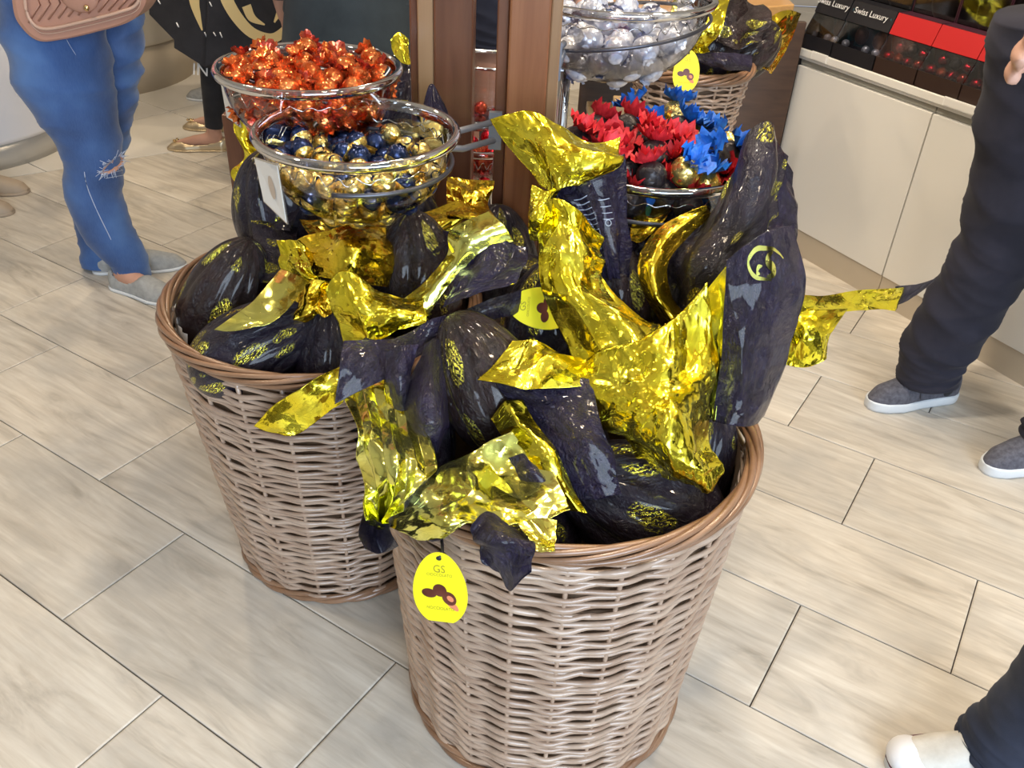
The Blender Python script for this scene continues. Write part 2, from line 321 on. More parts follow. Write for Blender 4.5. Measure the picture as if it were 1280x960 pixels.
# pale tiles of the aisle behind the diagonal boundary
sub = MB()
WT = .80; wd = math.atan2(.41, .30)
wa = np.array([math.cos(-.62), math.sin(-.62)]); wb = np.array([-wa[1], wa[0]])
for i in range(-7, 8):
    for j in range(-7, 8):
        c = np.array([-1.73, 4.24])+wa*WT*i+wb*WT*j
        c4 = [tuple(c+wa*a*(WT-.004)+wb*b*(WT-.004)) for a, b in ((0, 0), (1, 0), (1, 1), (0, 1))]
        if not any(X0 < p[0] < 2.6 and p[1] < 7.6 for p in c4): continue
        pl = clip(c4, bnr[0], bnr[1], bc+.002); pl = clip(pl, 0, -1, -7.55) if pl else pl; pl = clip(pl, 1, 0, X0+.02) if pl else pl; pl = clip(pl, -1, 0, -X1+.02) if pl else pl
        if len(pl) > 2:
            pc = np.mean(pl, axis=0); link('floor_tile', tile_mesh([tuple(np.array(p)-pc) for p in pl], 'floor_tile', M['white_tile'], 0., .002), floor, (pc[0], pc[1], 0))
def wall(name, c, h): MB().box(c, h).build(name, M['wall'], None, False, kind='structure')
wall('wall_back', ((X0+X1)/2, Y1+.05, CZ/2), ((X1-X0)/2, .05, CZ/2))
wall('wall_left', (X0-.05, (Y0+Y1)/2, CZ/2), (.05, (Y1-Y0)/2, CZ/2))
wall('wall_right', (X1+.05, (Y0+Y1)/2, CZ/2), (.05, (Y1-Y0)/2, CZ/2))
MB().box(((X0+X1)/2, (Y0+Y1)/2, CZ+.05), ((X1-X0)/2, (Y1-Y0)/2, .05)).build('ceiling', M['ceil'], None, False, kind='structure')
fw = MB(); wx0, wx1, wz0, wz1 = -.3, 3.0, .5, 2.75
fw.box(((X0+wx0)/2, Y0-.05, CZ/2), ((wx0-X0)/2, .05, CZ/2)); fw.box(((X1+wx1)/2, Y0-.05, CZ/2), ((X1-wx1)/2, .05, CZ/2))
fw.box(((wx0+wx1)/2, Y0-.05, wz0/2), ((wx1-wx0)/2, .05, wz0/2)); fw.box(((wx0+wx1)/2, Y0-.05, (CZ+wz1)/2), ((wx1-wx0)/2, .05, (CZ-wz1)/2))
fw.build('wall_front', M['wall'], None, False, kind='structure')
win = empty('window_1', (0, 0, 0), kind='structure')
wf = MB(); cx = (wx0+wx1)/2; cz = (wz0+wz1)/2
for x in (wx0, cx, wx1): wf.box((x, Y0-.05, cz), (.03, .04, (wz1-wz0)/2))
for z in (wz0, wz1): wf.box((cx, Y0-.05, z), ((wx1-wx0)/2, .04, .03))
wf.build('window_frame', M['wall'], win, False); MB().box((cx, Y0-.05, cz), ((wx1-wx0)/2, .004, (wz1-wz0)/2)).build('pane', M['acryl'], win, False)
for i, (x, y) in enumerate(LAMPS[:8]):
    e = empty('ceiling_downlight', (x, y, CZ), label='round recessed downlight with a pale ring in the shop ceiling', category='lamp', group='recessed ceiling downlights')
    MB().lathe([(.075, 0), (.105, -.004), (.11, -.012), (.08, -.012), (.075, 0)], 24).build('trim_ring', M['wall'], e)
# ================================================================ baskets
def basket(name, loc, Rt, Rb, Hh, rows, stakes, rod, label, seed=1, rz=0., squash=1.0):
    rnd = random.Random(seed); e = empty(name, loc, rz, label=label, category='basket'); pitch_ = (Hh-.05)/rows
    Rz = lambda z: Rb+(Rt-Rb)*(z/Hh)**.92
    st = MB()
    for k in range(stakes):
        a = 2*PI*k/stakes; zz = np.linspace(.012, Hh-.01, 8)
        P = [(Rz(z)*math.cos(a), Rz(z)*math.sin(a)*squash, z) for z in zz]
        MB().tube(P, rod*.75, 6).build('stake', M['cane'], e)
    npt = stakes*8; aa = np.arange(npt)*2*PI/npt
    for i in range(rows):
        z0 = .022+(Hh-.050)*(i+rnd.uniform(-.12, .12))/(rows-1); ph = PI*(i % 2)
        wob = rnd.uniform(0, 6.28)
        w = np.cos(stakes/2*aa+ph)                      # outside (+) of one stake, inside (-) of the next
        mid = np.sin(stakes/2*aa)**2                    # 1 half way between stakes: strands pair up and leave a dark slot
        R = Rz(z0)+rod*(.34*np.cos(stakes*aa)+.42*w)
        z = z0+(1 if i % 2 else -1)*pitch_*.25*mid*(1+.6*np.sin(2*aa+wob))+pitch_*.22*np.sin(3*aa+wob)+pitch_*.14*np.sin(7*aa+2*wob)
        rr = rod*(.90+.10*np.sin(2*aa+wob)+.10*w)*rnd.uniform(.86, 1.08)
        P = np.stack([R*np.cos(aa), R*np.sin(aa)*squash, z], 1)
        MB().tube(P, rr, 6, True, flat=.95).build('weaver', M['cane'], e)
    def braid(n, zc, Rc, rad, pitch, amp, zamp, matk, nm):
        na = 150; a = np.arange(na)*2*PI/na
        for k in range(n):
            t = pitch*a+2*PI*k/n
            P = np.stack([(Rc+amp*np.cos(t))*np.cos(a), (Rc+amp*np.cos(t))*np.sin(a)*squash, zc+zamp*np.sin(t)], 1)
            MB().tube(P, rad*(1+.14*np.sin(5*a+k)), 7, True).build(nm, M[matk], e)
    braid(6, Hh-.008, Rz(Hh)+.001, rod*1.0, 4, rod*1.6, rod*2.1, 'cane2', 'rim_strand')
    braid(3, .012, Rb+.004, rod*1.25, 7, rod*.9, rod*1.2, 'cane2', 'foot_strand')
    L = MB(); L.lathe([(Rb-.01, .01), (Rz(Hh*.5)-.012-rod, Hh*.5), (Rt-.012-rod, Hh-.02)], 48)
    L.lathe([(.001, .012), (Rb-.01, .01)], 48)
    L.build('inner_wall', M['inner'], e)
    return e
B1 = (-.360, 1.440, 0); B2 = (.088, 1.088, 0)
b1 = basket('wicker_basket', B1, .283, .213, .60, 50, 22, .0051, 'tall tapered wicker basket with braided rim behind the front basket, on the left', 3, .1)
b2 = basket('wicker_basket', B2, .283, .243, .60, 50, 24, .0052, 'tall wicker basket nearest the camera with a yellow tag over its rim', 5, .25)
# white liner paper between eggs and cane at the left of the left basket
lp = MB(); a = np.linspace(2.45, 3.7, 40); v = []; f = []
for j, (z, rr) in enumerate(((.36, .225), (.47, .250), (.555, .262), (.585, .259))):
    for k, q in enumerate(a):
        d = .003*math.sin(9*q+j)+.003*math.sin(23*q+2*j); v.append(((rr+d)*math.cos(q), (rr+d)*math.sin(q), z+.012*math.sin(7*q) if j == 3 else z))
for j in range(3):
    for k in range(39): f.append((j*40+k, j*40+k+1, (j+1)*40+k+1, (j+1)*40+k))
lp.add(v, f).build('liner_paper', M['liner'], b1)
# ================================================================ display stand : posts
def post(name, x, y, w, d, z1, label, rz=0, strips=True):
    e = empty(name, (x, y, 0), rz, label=label, category='post')
    bev(MB().box((0, 0, z1/2), (w/2, d/2, z1/2)).build('post_core', M['post'], e, False), .004)
    if strips:
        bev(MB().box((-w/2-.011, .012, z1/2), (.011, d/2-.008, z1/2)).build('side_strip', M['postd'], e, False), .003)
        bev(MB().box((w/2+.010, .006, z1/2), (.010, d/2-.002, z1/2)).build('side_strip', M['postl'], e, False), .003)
    MB().box((0, 0, .012), (w/2+.03, d/2+.02, .012)).build('foot_plate', M['postd'], e, False)
    return e
p = PY(661, 60, 1.62); post('display_post', p[0], 1.655, .072, .07, 2.2, 'reddish brown square wooden post between the two silver and gold sweet bowls, nearer one', 0)
p = PY(553, 40, 1.72)
e = empty('display_post', (p[0], 1.79, 0), label='brown wooden post with a pale left face, left of and behind the front post', category='post')
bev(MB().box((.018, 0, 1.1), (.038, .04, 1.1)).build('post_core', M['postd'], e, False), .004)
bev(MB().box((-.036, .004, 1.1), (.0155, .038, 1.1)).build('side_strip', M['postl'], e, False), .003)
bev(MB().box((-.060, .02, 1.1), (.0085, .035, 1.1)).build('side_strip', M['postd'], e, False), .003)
p = PY(290, 180, 2.0); e = empty('display_post', (p[0]+.004, 2.02, 0), label='dark reddish wooden leg seen left of the bowl of orange sweets', category='post')
bev(MB().box((0, 0, .37), (.02, .02, .37)).build('post_core', M['postd'], e, False), .003)
# rail joining the posts high up, out of the frame
r_ = empty('display_rail', (-.1, 1.72, 2.2), label='brown wooden rail joining the tops of the display posts', category='rail')
bev(MB().box((-.05, 0, .03), (.35, .10, .03)).build('rail_board', M['post'], r_, False), .004)
# ================================================================ bowls
def bowl(loc, R, depth, label, bead=True, seed=0, dz_rim=0.):
    e = empty('clear_bowl', loc, label=label, category='bowl')   # loc = centre of the rim plane
    prof = [(.0, -depth)]
    for t in np.linspace(.06, 1, 16): prof.append(((R-.012)*math.sin(t*PI/2)**.82, -.012-(depth-.012)*math.cos(t*PI/2)**1.0))
    MB().lathe(prof, 72).build('bowl_shell', M['acryl'], e)
    MB().lathe([(R-.013, -.012), (R-.012, .0), (R-.006, .006), (R+.001, .005), (R+.004, -.001), (R+.001, -.008), (R-.008, -.014), (R-.013, -.012)], 96).build('bowl_rim', M['rim'], e)
    rnd = random.Random(seed); n = 300; a = np.arange(n)*2*PI/n
    ph = np.cumsum([rnd.uniform(.25, .95) for _ in range(n)]); amp = .0055*(1+.6*np.sin(a*3+seed))
    z = -.030+amp*np.sin(ph); rr = (R-.012)*(1-.045)-.0*a
    MB().tube(np.stack([(rr+.002)*np.cos(a), (rr+.002)*np.sin(a), z], 1), .0011, 4, True).build('wavy_seam', M['bead'], e)
    return e
def shell_r(R, depth, z):   # inner radius of the bowl at height z below the rim
    c = min(1, max(0, (-z-.012)/(depth-.012))); t = math.acos(c)
    return (R-.012)*math.sin(t)**.82
def pack(R, depth, n, rad, seed, zmax=.03, tries=70, heap=0.):
    rnd = np.random.default_rng(seed); P = np.zeros((0, 3)); zs = np.linspace(-depth+rad, zmax+heap, 50)
    sr = np.array([shell_r(R, depth, min(z, -.013)) for z in zs])-rad*.95
    for _ in range(n):
        best = None
        for _ in range(tries):
            rr = math.sqrt(rnd.random())*(R-.012-rad); a = rnd.random()*2*PI; x, y = rr*math.cos(a), rr*math.sin(a)
            zmin = zs[np.argmax(sr >= rr)] if (sr >= rr).any() else 9
            if len(P):
                d2 = (P[:, 0]-x)**2+(P[:, 1]-y)**2; near = d2 < (1.9*rad)**2
                if near.any(): zmin = max(zmin, (P[near, 2]+np.sqrt((1.9*rad)**2-d2[near])).max())
            if best is None or zmin < best[2]: best = (x, y, zmin)
        if best[2] > zmax+heap*(1-math.hypot(best[0], best[1])/R): continue
        P = np.vstack([P, best])
    return P
def crumple(P, seed, n=14, loc=.35, amp=1.):
    """piecewise-flat creases: sum of folded planes; P (N,k) in metres-like units of the sheet size"""
    rnd = np.random.default_rng(seed); d = np.zeros(len(P)); k = P.shape[1]
    for _ in range(n):
        q = rnd.normal(size=k); q /= np.linalg.norm(q); c = rnd.random(k); L = loc*rnd.uniform(.4, 1.3)
        x = np.abs((P-c)@q); d += rnd.choice([-1, 1])*np.minimum(x, L)*rnd.uniform(.5, 1.2)
    return amp*(d-d.mean())
def fan(org, axis, R, spread, folds, seed, nr=5, na=None, arc=2*PI, start=0, ruff=.25):
    """ruffled wrapper end: an open, zig-zag cone"""
    rnd = np.random.default_rng(seed); na = na or folds*2+1; axis = Vector(axis).normalized(); q = axis.to_track_quat('Z', 'Y').to_matrix()
    v = []; f = []; ph = 1+.13*np.sin(np.arange(na)*1.1+rnd.random()*6)+rnd.uniform(-.08, .08, na)
    for i in range(nr):
        s = i/(nr-1)
        for k in range(na):
            a = start+arc*k/(na-1 if arc < 6.2 else na)+rnd.normal()*.04; rr = R*s*ph[k]; zz = ((k % 2)*2-1)*R*ruff*s*rnd.uniform(.5, 1.3)
            v.append(Vector(org)+q @ Vector((math.cos(a)*(rr*math.sin(spread)+.0015)-0, math.sin(a)*(rr*math.sin(spread)+.0015), rr*math.cos(spread)+zz)))
    kk = na if arc >= 6.2 else na-1
    for i in range(nr-1):
        for k in range(kk): f.append((i*na+k, i*na+(k+1) % na, (i+1)*na+(k+1) % na, (i+1)*na+k))
    return v, f
def ball(rad, seed, nu=16, nv=11, cr=.10):
    v = []; f = []
    for i in range(nv+1):
        t = PI*i/nv
        for k in range(nu): a = 2*PI*k/nu; v.append((math.sin(t)*math.cos(a), math.sin(t)*math.sin(a), -math.cos(t)))
    V = np.array(v); d = crumple(V*.5+.5, seed, 12, .3, .35); V *= (rad*(1+cr*d))[:, None]
    for i in range(nv):
        for k in range(nu): f.append((i*nu+k, i*nu+(k+1) % nu, (i+1)*nu+(k+1) % nu, (i+1)*nu+k))
    return V, f
def cfoil(name, c1, c2, rough=.25, metal=.9, sc=60):
    m = mat(name, rough=rough, metal=metal); t = NT(m); v = t.coord('Object'); t.col(t.ramp(t.noise(v, sc, 2), [(.35, c1), (.65, c2)])); t.bump(facets(t, v, 110, .01), .9, .5); return m
F = dict(gold=cfoil('truffle_gold', (.80, .56, .14), (.95, .76, .28)), navy=cfoil('truffle_navy', (.010, .018, .06), (.03, .055, .16), .22, .6), orange=cfoil('orange_cellophane', (.78, .13, .025), (.95, .30, .09), .18, .75), deep=cfoil('red_cellophane', (.45, .05, .04), (.75, .16, .06), .18, .7), pinkf=cfoil('pink_cellophane', (.75, .25, .28), (.6, .18, .30), .2, .7),
 black=mat('black_band', (.012, .012, .014), .3), white=mat('white_print', (.8, .8, .8), .4), silver=cfoil('silver_white_foil', (.62, .66, .80), (.85, .87, .95), .3, .45), silverd=cfoil('dark_blue_foil', (.12, .13, .22), (.3, .32, .45), .3, .6),  # silverd: darker blue foil for one twisted end of each silver sweet
 red=plain_noise('red_tissue', (.52, .010, .018), (.80, .035, .05), .55, 60, .3, 200), blue=plain_noise('blue_tissue', (.006, .10, .50), (.02, .20, .75), .5, 60, .3, 200), dkball=cfoil('dark_chocolate_foil', (.018, .014, .018), (.045, .038, .04), .35, .3), redball=cfoil('red_foil', (.5, .01, .03), (.8, .03, .05)))
def truffle_meshes():
    out = []
    for s in range(4):
        b = MB(); V, f = ball(.0185, s+3, cr=.16)
        mi = 0
        half = s in (1, 3)
        for q in f:
            pass
        b.add(V, f, mi)
        if half: b.mi = [1 if np.mean([V[i][2] for i in q]) > (.004 if s == 1 else -.006) else 0 for q in f]
        v, g = fan((0, 0, .0145), (0, .15, 1), .009, 1.2, 5, s, 3, ruff=.12); b.add(v, g, 1)
        if s == 2: v, g = fan((.014, 0, .0), (1, .1, 0), .009, .9, 5, s+9, 3, ruff=.12); b.add(v, g, 1)
        out.append(b.mesh('truffle', [F['gold'], F['navy']]))
    return out
def orange_meshes():
    out = []
    for s in range(4):
        b = MB(); V, f = ball(.0195, s+23, 20, 14, .34); b.add(V, f, 0)
        for sg in (1, -1):
            v, g = fan((sg*.016, 0, 0), (sg, 0, .15), .020, .9, 9, s*2+sg+5, 4, ruff=.13); b.add(v, g, 1 if s % 2 else 0)
        if s in (0, 2):     # black label band with a white line of print
            a = np.linspace(-.9, .9, 9); r = .0206
            for w, mi, rr in ((.0045, 2, r), (.0012, 3, r+.0004)):
                vv = [(w2, rr*math.sin(q), rr*math.cos(q)) for q in a for w2 in (-w, w)]
                b.add(vv, [(2*i, 2*i+1, 2*i+3, 2*i+2) for i in range(8)], mi)
        out.append(b.mesh('orange_sweet', [F['orange'], F['deep'] if s % 2 else F['pinkf'], F['black'], F['white']]))
    return out
def silver_meshes():
    out = []
    for s in range(3):
        b = MB(); V, f = ball(.0265, s+43, 18, 12, .25); b.add(V, f, 0)
        for sg in (1, -1):
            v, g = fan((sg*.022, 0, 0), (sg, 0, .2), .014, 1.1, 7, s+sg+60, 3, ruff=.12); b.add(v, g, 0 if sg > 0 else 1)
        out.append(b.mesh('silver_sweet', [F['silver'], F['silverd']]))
    return out
def rot3(rnd): return (rnd.uniform(0, 6.28), rnd.uniform(0, 6.28), rnd.uniform(0, 6.28))
def fill(center, P, meshes, name, labels, cat, groups, seed, tilt=.9, R=.16):
    """labels: one phrase per mesh variant; each is completed by where in the bowl the piece lies"""
    rnd = random.Random(seed); zt = np.percentile(P[:, 2], 55)
    for i, q in enumerate(P):
        k = rnd.randrange(len(meshes)); o = link(name, meshes[k], None, tuple(np.array(center)+q), (rnd.uniform(-tilt, tilt), rnd.uniform(-tilt, tilt), rnd.uniform(0, 6.28)))
        w = ('low down against the front glass' if q[1] < 0 else 'buried low at the back') if q[2] < zt else ('on top at the left' if q[0] < -R*.33 else 'on top at the right' if q[0] > R*.33 else 'on top in the middle')
        tag(o, labels[k % len(labels)]+', '+w, cat, groups+', '+w+', kind '+'abcd'[k % len(labels)])
RB = .163
cA = PY(446, 163, 1.385); cB = PY(386, 84, 1.60); cC = PY(818, 192, 1.52); cD = PY(768, -8, 1.92); RC = .181; RD = .205
A_ = bowl(cA, RB, .140, 'clear acrylic bowl of gold and navy truffles, nearest bowl on the left', seed=1)
fill(cA, pack(RB, .140, 95, .0185, 1, -.040), truffle_meshes(), 'truffle', ['gold truffle in the near bowl', 'half navy truffle in the near bowl', 'gold truffle with two frills in the near bowl', 'mostly navy truffle in the near bowl'], 'chocolate', 'gold and navy truffles in the near bowl', 1)
B_ = bowl(cB, RB, .140, 'clear acrylic bowl heaped with orange wrapped sweets, behind the gold truffle bowl', seed=2)
fill(cB, pack(RB, .140, 125, .0200, 2, -.006, heap=.060), orange_meshes(), 'orange_sweet', ['orange sweet with a black label, rear left bowl', 'orange sweet with red ends, rear left bowl', 'black banded orange sweet, rear left bowl', 'plain orange sweet, rear left bowl'], 'sweet', 'orange sweets in the rear left bowl', 2, 3.1)
C_ = bowl(cC, RC, .145, 'clear acrylic bowl of red and blue frilled chocolates, right of the front post', seed=3)
D_ = bowl(cD, RD, .165, 'clear acrylic bowl of silver white sweets at the top edge, right of the front post', seed=4)
fill(cD, pack(RD, .165, 60, .027, 4, -.03), silver_meshes(), 'silver_sweet', ['silvery white sweet in the top clear bowl'], 'sweet', 'silver white sweets in the top bowl', 4, 3.1)
# bowl C : balls with a tissue frill, ball and frill are parts
PC = pack(RC, .145, 85, .0262, 8, .012, heap=.115)
tb = []
for s, (bm_, tm_) in enumerate((('dkball', 'red'), ('dkball', 'red'), ('gold', 'blue'), ('dkball', 'blue'))):
    V, f = ball(.0255, s+73, 18, 12, .16); mb = mesh('ball', V, f, [F[bm_]])
    t_ = MB(); v, g = fan((0, 0, .018), (0, 0, 1), .036, .95, 12, s+80, 6, ruff=.17); t_.add(v, g); v, g = fan((0, 0, .018), (.2, .1, 1), .030, .55, 9, s+90, 5, ruff=.2); t_.add(v, g)
    tb.append((mb, t_.mesh('frill', [F[tm_]]), s))
rnd = random.Random(5)
for q in PC:
    px = q[0]; side = .62 if px > .05 else .12
    if q[1] > .07: side += .35
    s = rnd.choice([2, 2, 3]) if rnd.random() < side else rnd.choice([0, 1])
    e = empty('frilled_chocolate', tuple(cC+q)); e.rotation_euler = (rnd.uniform(-.9, .5), rnd.uniform(-.8, .8), rnd.uniform(0, 6.28))
    w = ('low down at the front' if q[1] < 0 else 'low down at the back') if q[2] < -.05 else ('on the heap at the left' if q[0] < -.06 else 'on the heap at the right' if q[0] > .06 else 'on the heap in the middle')
    n_ = 'gold ball with a blue frill' if s == 2 else 'dark ball with a blue frill' if s == 3 else 'dark ball with a red frill'
    tag(e, n_+' in the right bowl, '+w, 'chocolate', n_+'s '+w)
    link('ball', tb[s][0], e); link('frill', tb[s][1], e)
# steel ring brackets
def bracket(center, R, dz, to, label, tilt=0., tube=.0036, arc=None):
    e = empty('bowl_bracket', tuple(np.array(center)+[0, 0, dz]), label=label, category='bracket')
    a = np.arange(64)*2*PI/64 if arc is None else np.radians(np.linspace(arc[0], arc[1], 50))
    MB().tube(np.stack([R*np.cos(a), R*np.sin(a), tilt*R*np.cos(a)], 1), tube, 8, arc is None, flat=1.1).build('ring', M['ringm'], e)
    t = np.array(to)-np.array(center)-np.array([0, 0, dz]); n = t/np.linalg.norm(t[:2]); s = np.array([n[0]*R, n[1]*R, 0])
    for k in (0, -.035):
        MB().tube([s+[0, 0, k*.4], s*.5+t*.5+[0, 0, k], t+[0, 0, k]], .0062, 8).build('arm', M['greymetal'], e)
    MB().box(t+[0, 0, -.017], (.012, .006, .035)).build('mounting_plate', M['greymetal'], e, False)
bracket(cA, RB-.010, -.048, (PY(618, 190, 1.62)[0], 1.625, cA[2]-.052), 'dark half ring bracket gripping the gold truffle bowl', arc=(-95, 95))
bracket(cD, RD-.006, -.060, (.05, 1.72, cD[2]-.07), 'dark steel ring bracket around the top silver sweet bowl', .14)
bracket(cC, RC-.012, -.060, (.04, 1.66, cC[2]-.07), 'steel ring bracket under the red and blue frilled sweets bowl')
pp = PY(705, 110, 1.86); e = empty('chrome_tube', (pp[0], 1.86, .0), label='upright chrome tube under the top silver bowl, right of the front post', category='tube')
MB().tube([(0, 0, .0), (0, 0, .6), (0, 0, pp[2]+.06)], .0125, 20).build('tube_body', M['chrome'], e)
MB().tube([(0, 0, .0), (0, 0, .012)], .03, 20).build('floor_flange', M['chrome'], e)
def price_card(c, px, label, w, h, ry, seed):
    """clear pocket with a paper card, hung on a bowl rim"""
    e = empty('price_card', tuple(c), label=label, category='card'); return e
def quad_card(name, pts, label, inset=.12, pic=True):
    P = [np.array(PY(*p)) for p in pts]; c = sum(P)/4; e = empty(name, tuple(c), label=label, category='card')
    Q = [p-c for p in P]; nrm = np.cross(Q[1]-Q[0], Q[3]-Q[0]); nrm /= np.linalg.norm(nrm)
    if nrm@(CAM-c) < 0: nrm = -nrm
    def slab(Q, t0, t1): 
        v = [q+nrm*t0 for q in Q]+[q+nrm*t1 for q in Q]; return v, [(0, 3, 2, 1), (4, 5, 6, 7)]+[(k, (k+1) % 4, (k+1) % 4+4, k+4) for k in range(4)]
    MB().add(*slab(Q, -.0015, .0008)).build('clear_pocket', M['acryl'], e, False)
    MB().add(*slab([q*.93 for q in Q], .001, .0015)).build('paper', M['card'], e, False)
    if pic:
        U = (Q[1]-Q[0]); V = (Q[3]-Q[0]); a = np.arange(20)*2*PI/20
        MB().add([U*.12*math.cos(t)+U*.08+V*.26*math.sin(t)+nrm*.0019 for t in a]+[U*.12*math.cos(t)+U*.08+V*.26*math.sin(t)+nrm*.0016 for t in a], [tuple(range(20))]).build('printed_picture', mat('faded_print', (.55, .45, .36), .6), e, False)
quad_card('price_card', [(318, 196, 1.34), (348, 205, 1.27), (360, 281, 1.25), (330, 252, 1.31)], 'clear pocket with a pale price card hanging from the gold truffle bowl')
quad_card('price_card', [(275, 96, 1.62), (292, 106, 1.56), (302, 160, 1.55), (284, 148, 1.62)], 'clear pocket with a bluish white price card hanging from the orange sweets bowl', pic=False)
# ================================================================ foil sheets and eggs
def surf(rows, n=(56, 56)):
    """control rows of (px, py, Y) -> smooth grid of world points"""
    k_ = max(len(q) for q in rows); G_ = np.array([[PY(*p) for p in (catmull(np.array(r_, float), k_) if len(r_) != k_ else r_)] for r_ in rows])
    A = catmull(G_, n[0]); A = np.transpose(catmull(np.transpose(A, (1, 0, 2)), n[1]), (1, 0, 2)); return A
SURF = {}; FLAP = {}
def AY(px, py, off=.02, b=2, lift=None):
    """distance of the spot where a sheet lies on the pile's edge or hangs against a basket's outside"""
    c, Rt, Rb = ((.088, 1.088), .292, .243) if b == 2 else ((-.355, 1.436), .292, .213)
    p = PZ(px, py, .625 if lift is None else lift)
    if math.hypot(p[0]-c[0], p[1]-c[1]) < Rt+off+.012: return p[1]
    d = ray(px, py); best = None
    for Y in np.linspace(.5, 2.2, 1700):
        q = CAM+d*(Y/d[1]); rr = Rb+(Rt-Rb)*max(0, min(1, q[2]/.6))**.92+off
        if q[2] < .66 and math.hypot(q[0]-c[0], q[1]-c[1]) <= rr: return Y
    return PZ(px, py, .6)[1]

def sheet(parent, rows, face='gold', back='darkp', amp=.010, n=(90, 90), seed=0, k=22, fold=0., nf=5, name='wrapper_flap', edge=.006, label=None, loc=.3, key=None, fine=.35):
    A = surf(rows, n); N0, N1 = n
    du = np.gradient(A, axis=0); dv = np.gradient(A, axis=1); Nn = np.cross(du, dv); Nn /= np.linalg.norm(Nn, axis=2)[..., None]+1e-12
    flip = 1 if (Nn.mean((0, 1))@(CAM-A.mean((0, 1)))) > 0 else -1
    Lu = np.linalg.norm(np.diff(A, axis=0), axis=2).sum(0).mean(); Lv = np.linalg.norm(np.diff(A, axis=1), axis=2).sum(1).mean()
    u, v = np.meshgrid(np.linspace(0, 1, N0), np.linspace(0, 1, N1), indexing='ij')
    m_ = max(Lu, Lv); uv = np.stack([u*Lu/m_, v*Lv/m_], 2).reshape(-1, 2)
    fine = max(fine, .45) if face.startswith('dark') else fine; d = crumple(uv, seed, k, loc, 1.)*amp*1.6 + crumple(uv, seed+50, k*2, loc*.35, 1.)*amp*fine
    d = (d+crumple(uv, seed+150, k*5, loc*.12, 1.)*amp*fine*.9).reshape(N0, N1)
    if fold: d = d+fold*np.abs(((v*nf+.15*np.sin(u*5+seed)) % 1)-.5)*2*(.4+.6*u)
    rnd = np.random.default_rng(seed+9)
    B = A+Nn*flip*d[..., None]
    # slightly ragged outline
    jag = crumple(uv, seed+77, 20, .12, 1.).reshape(N0, N1)*edge
    w = np.clip(1-np.minimum(np.minimum(u, 1-u), np.minimum(v, 1-v))*10, 0, 1)
    cen = A.mean((0, 1)); dirc = (A-cen); dirc /= np.linalg.norm(dirc, axis=2)[..., None]+1e-9
    B = B+dirc*(jag*w)[..., None]
    f = []
    for i in range(N0-1):
        for j in range(N1-1):
            q = (i*N1+j, (i+1)*N1+j, (i+1)*N1+j+1, i*N1+j+1); f.append(q if flip > 0 else q[::-1])
    UV = np.stack([u*Lu/.25+seed*.37, v*Lv/.25+seed*.73], 2).reshape(-1, 2)
    me = mesh(name, B.reshape(-1, 3), f, [M[face], M[back]], True, None, UV)
    o = wlink(name, me, parent)
    s = o.modifiers.new('thickness', 'SOLIDIFY'); s.thickness = .0006; s.offset = -1; s.material_offset = 1; s.material_offset_rim = 0
    if label: o['label'] = label
    if key: SURF[key] = (B, Nn*flip); FLAP[key] = o
    return o
def on_surf(key, u, v, off=.0012):
    B, N = SURF[key]; n0, n1 = B.shape[:2]; x = min(max(u, 0), 1)*(n0-1); y = min(max(v, 0), 1)*(n1-1); i = min(int(x), n0-2); j = min(int(y), n1-2); a = x-i; b = y-j
    g = lambda T: T[i, j]*(1-a)*(1-b)+T[i+1, j]*a*(1-b)+T[i, j+1]*(1-a)*b+T[i+1, j+1]*a*b
    return g(B)+g(N)*off
def ribbon_on(key, pts, widths, parent, m, name='printed_logo', aspect=1., off=.0014):
    P = catmull(np.array(pts, float), 46); w = np.interp(np.linspace(0, 1, 46), np.linspace(0, 1, len(widths)), widths)
    T = np.gradient(P, axis=0); T /= np.linalg.norm(T, axis=1)[:, None]+1e-9; Nn = np.stack([-T[:, 1], T[:, 0]], 1)
    v = []; f = []
    for i in range(46):
        for s in (-1, 0, 1): q = P[i]+Nn[i]*w[i]*s*.5; v.append(on_surf(key, q[0], q[1], off))
    for i in range(45):
        for s in (0, 1): f.append((3*i+s, 3*i+s+1, 3*i+s+4, 3*i+s+3))
    link(name, mesh(name, v, f, [m]), FLAP[key])
def egg(px, py, Y, L, D, axis, m='dark', label='', seed=0, pleats=11, name='wrapped_egg', group=None, neck=True):
    """foil wrapped egg; axis = world direction of its narrow, gathered end"""
    c = PY(px, py, Y); e = empty(name, tuple(c), label=label, category='egg', group=group)
    q = Vector(axis).normalized().to_track_quat('Z', 'Y').to_matrix(); nu, nv = 96, 48; v = []; f = []; uv = []; dd = []
    for i in range(nv+1):
        t = PI*i/nv
        for k in range(nu):
            a = 2*PI*k/nu; dd.append((math.sin(t)*math.cos(a)*.5+.5, math.sin(t)*math.sin(a)*.5+.5, -math.cos(t)*.5+.5))
    dd = np.array(dd); cr = crumple(dd, seed, 20, .22, 1.)
    for i in range(nv+1):
        t = PI*i/nv
        for k in range(nu):
            a = 2*PI*k/nu; z = -math.cos(t); r = math.sin(t)*(1-.16*z)
            pl = 1-.085*max(0, z+.75)**.8*(1-abs(math.sin(pleats*a*.5+.5*math.sin(3*z+seed)))**.6)+.035*cr[i*nu+k]
            v.append(q @ Vector((r*D/2*pl*math.cos(a), r*D/2*pl*math.sin(a), z*L/2))); uv.append((a/(2*PI)*2.2+seed*.31, i/nv*1.1+seed*.17))
    for i in range(nv):
        for k in range(nu): f.append((i*nu+k, i*nu+(k+1) % nu, (i+1)*nu+(k+1) % nu, (i+1)*nu+k))
    link('egg_body', mesh('egg_body', v, f, [M[m]], True, None, uv), e)
    return e
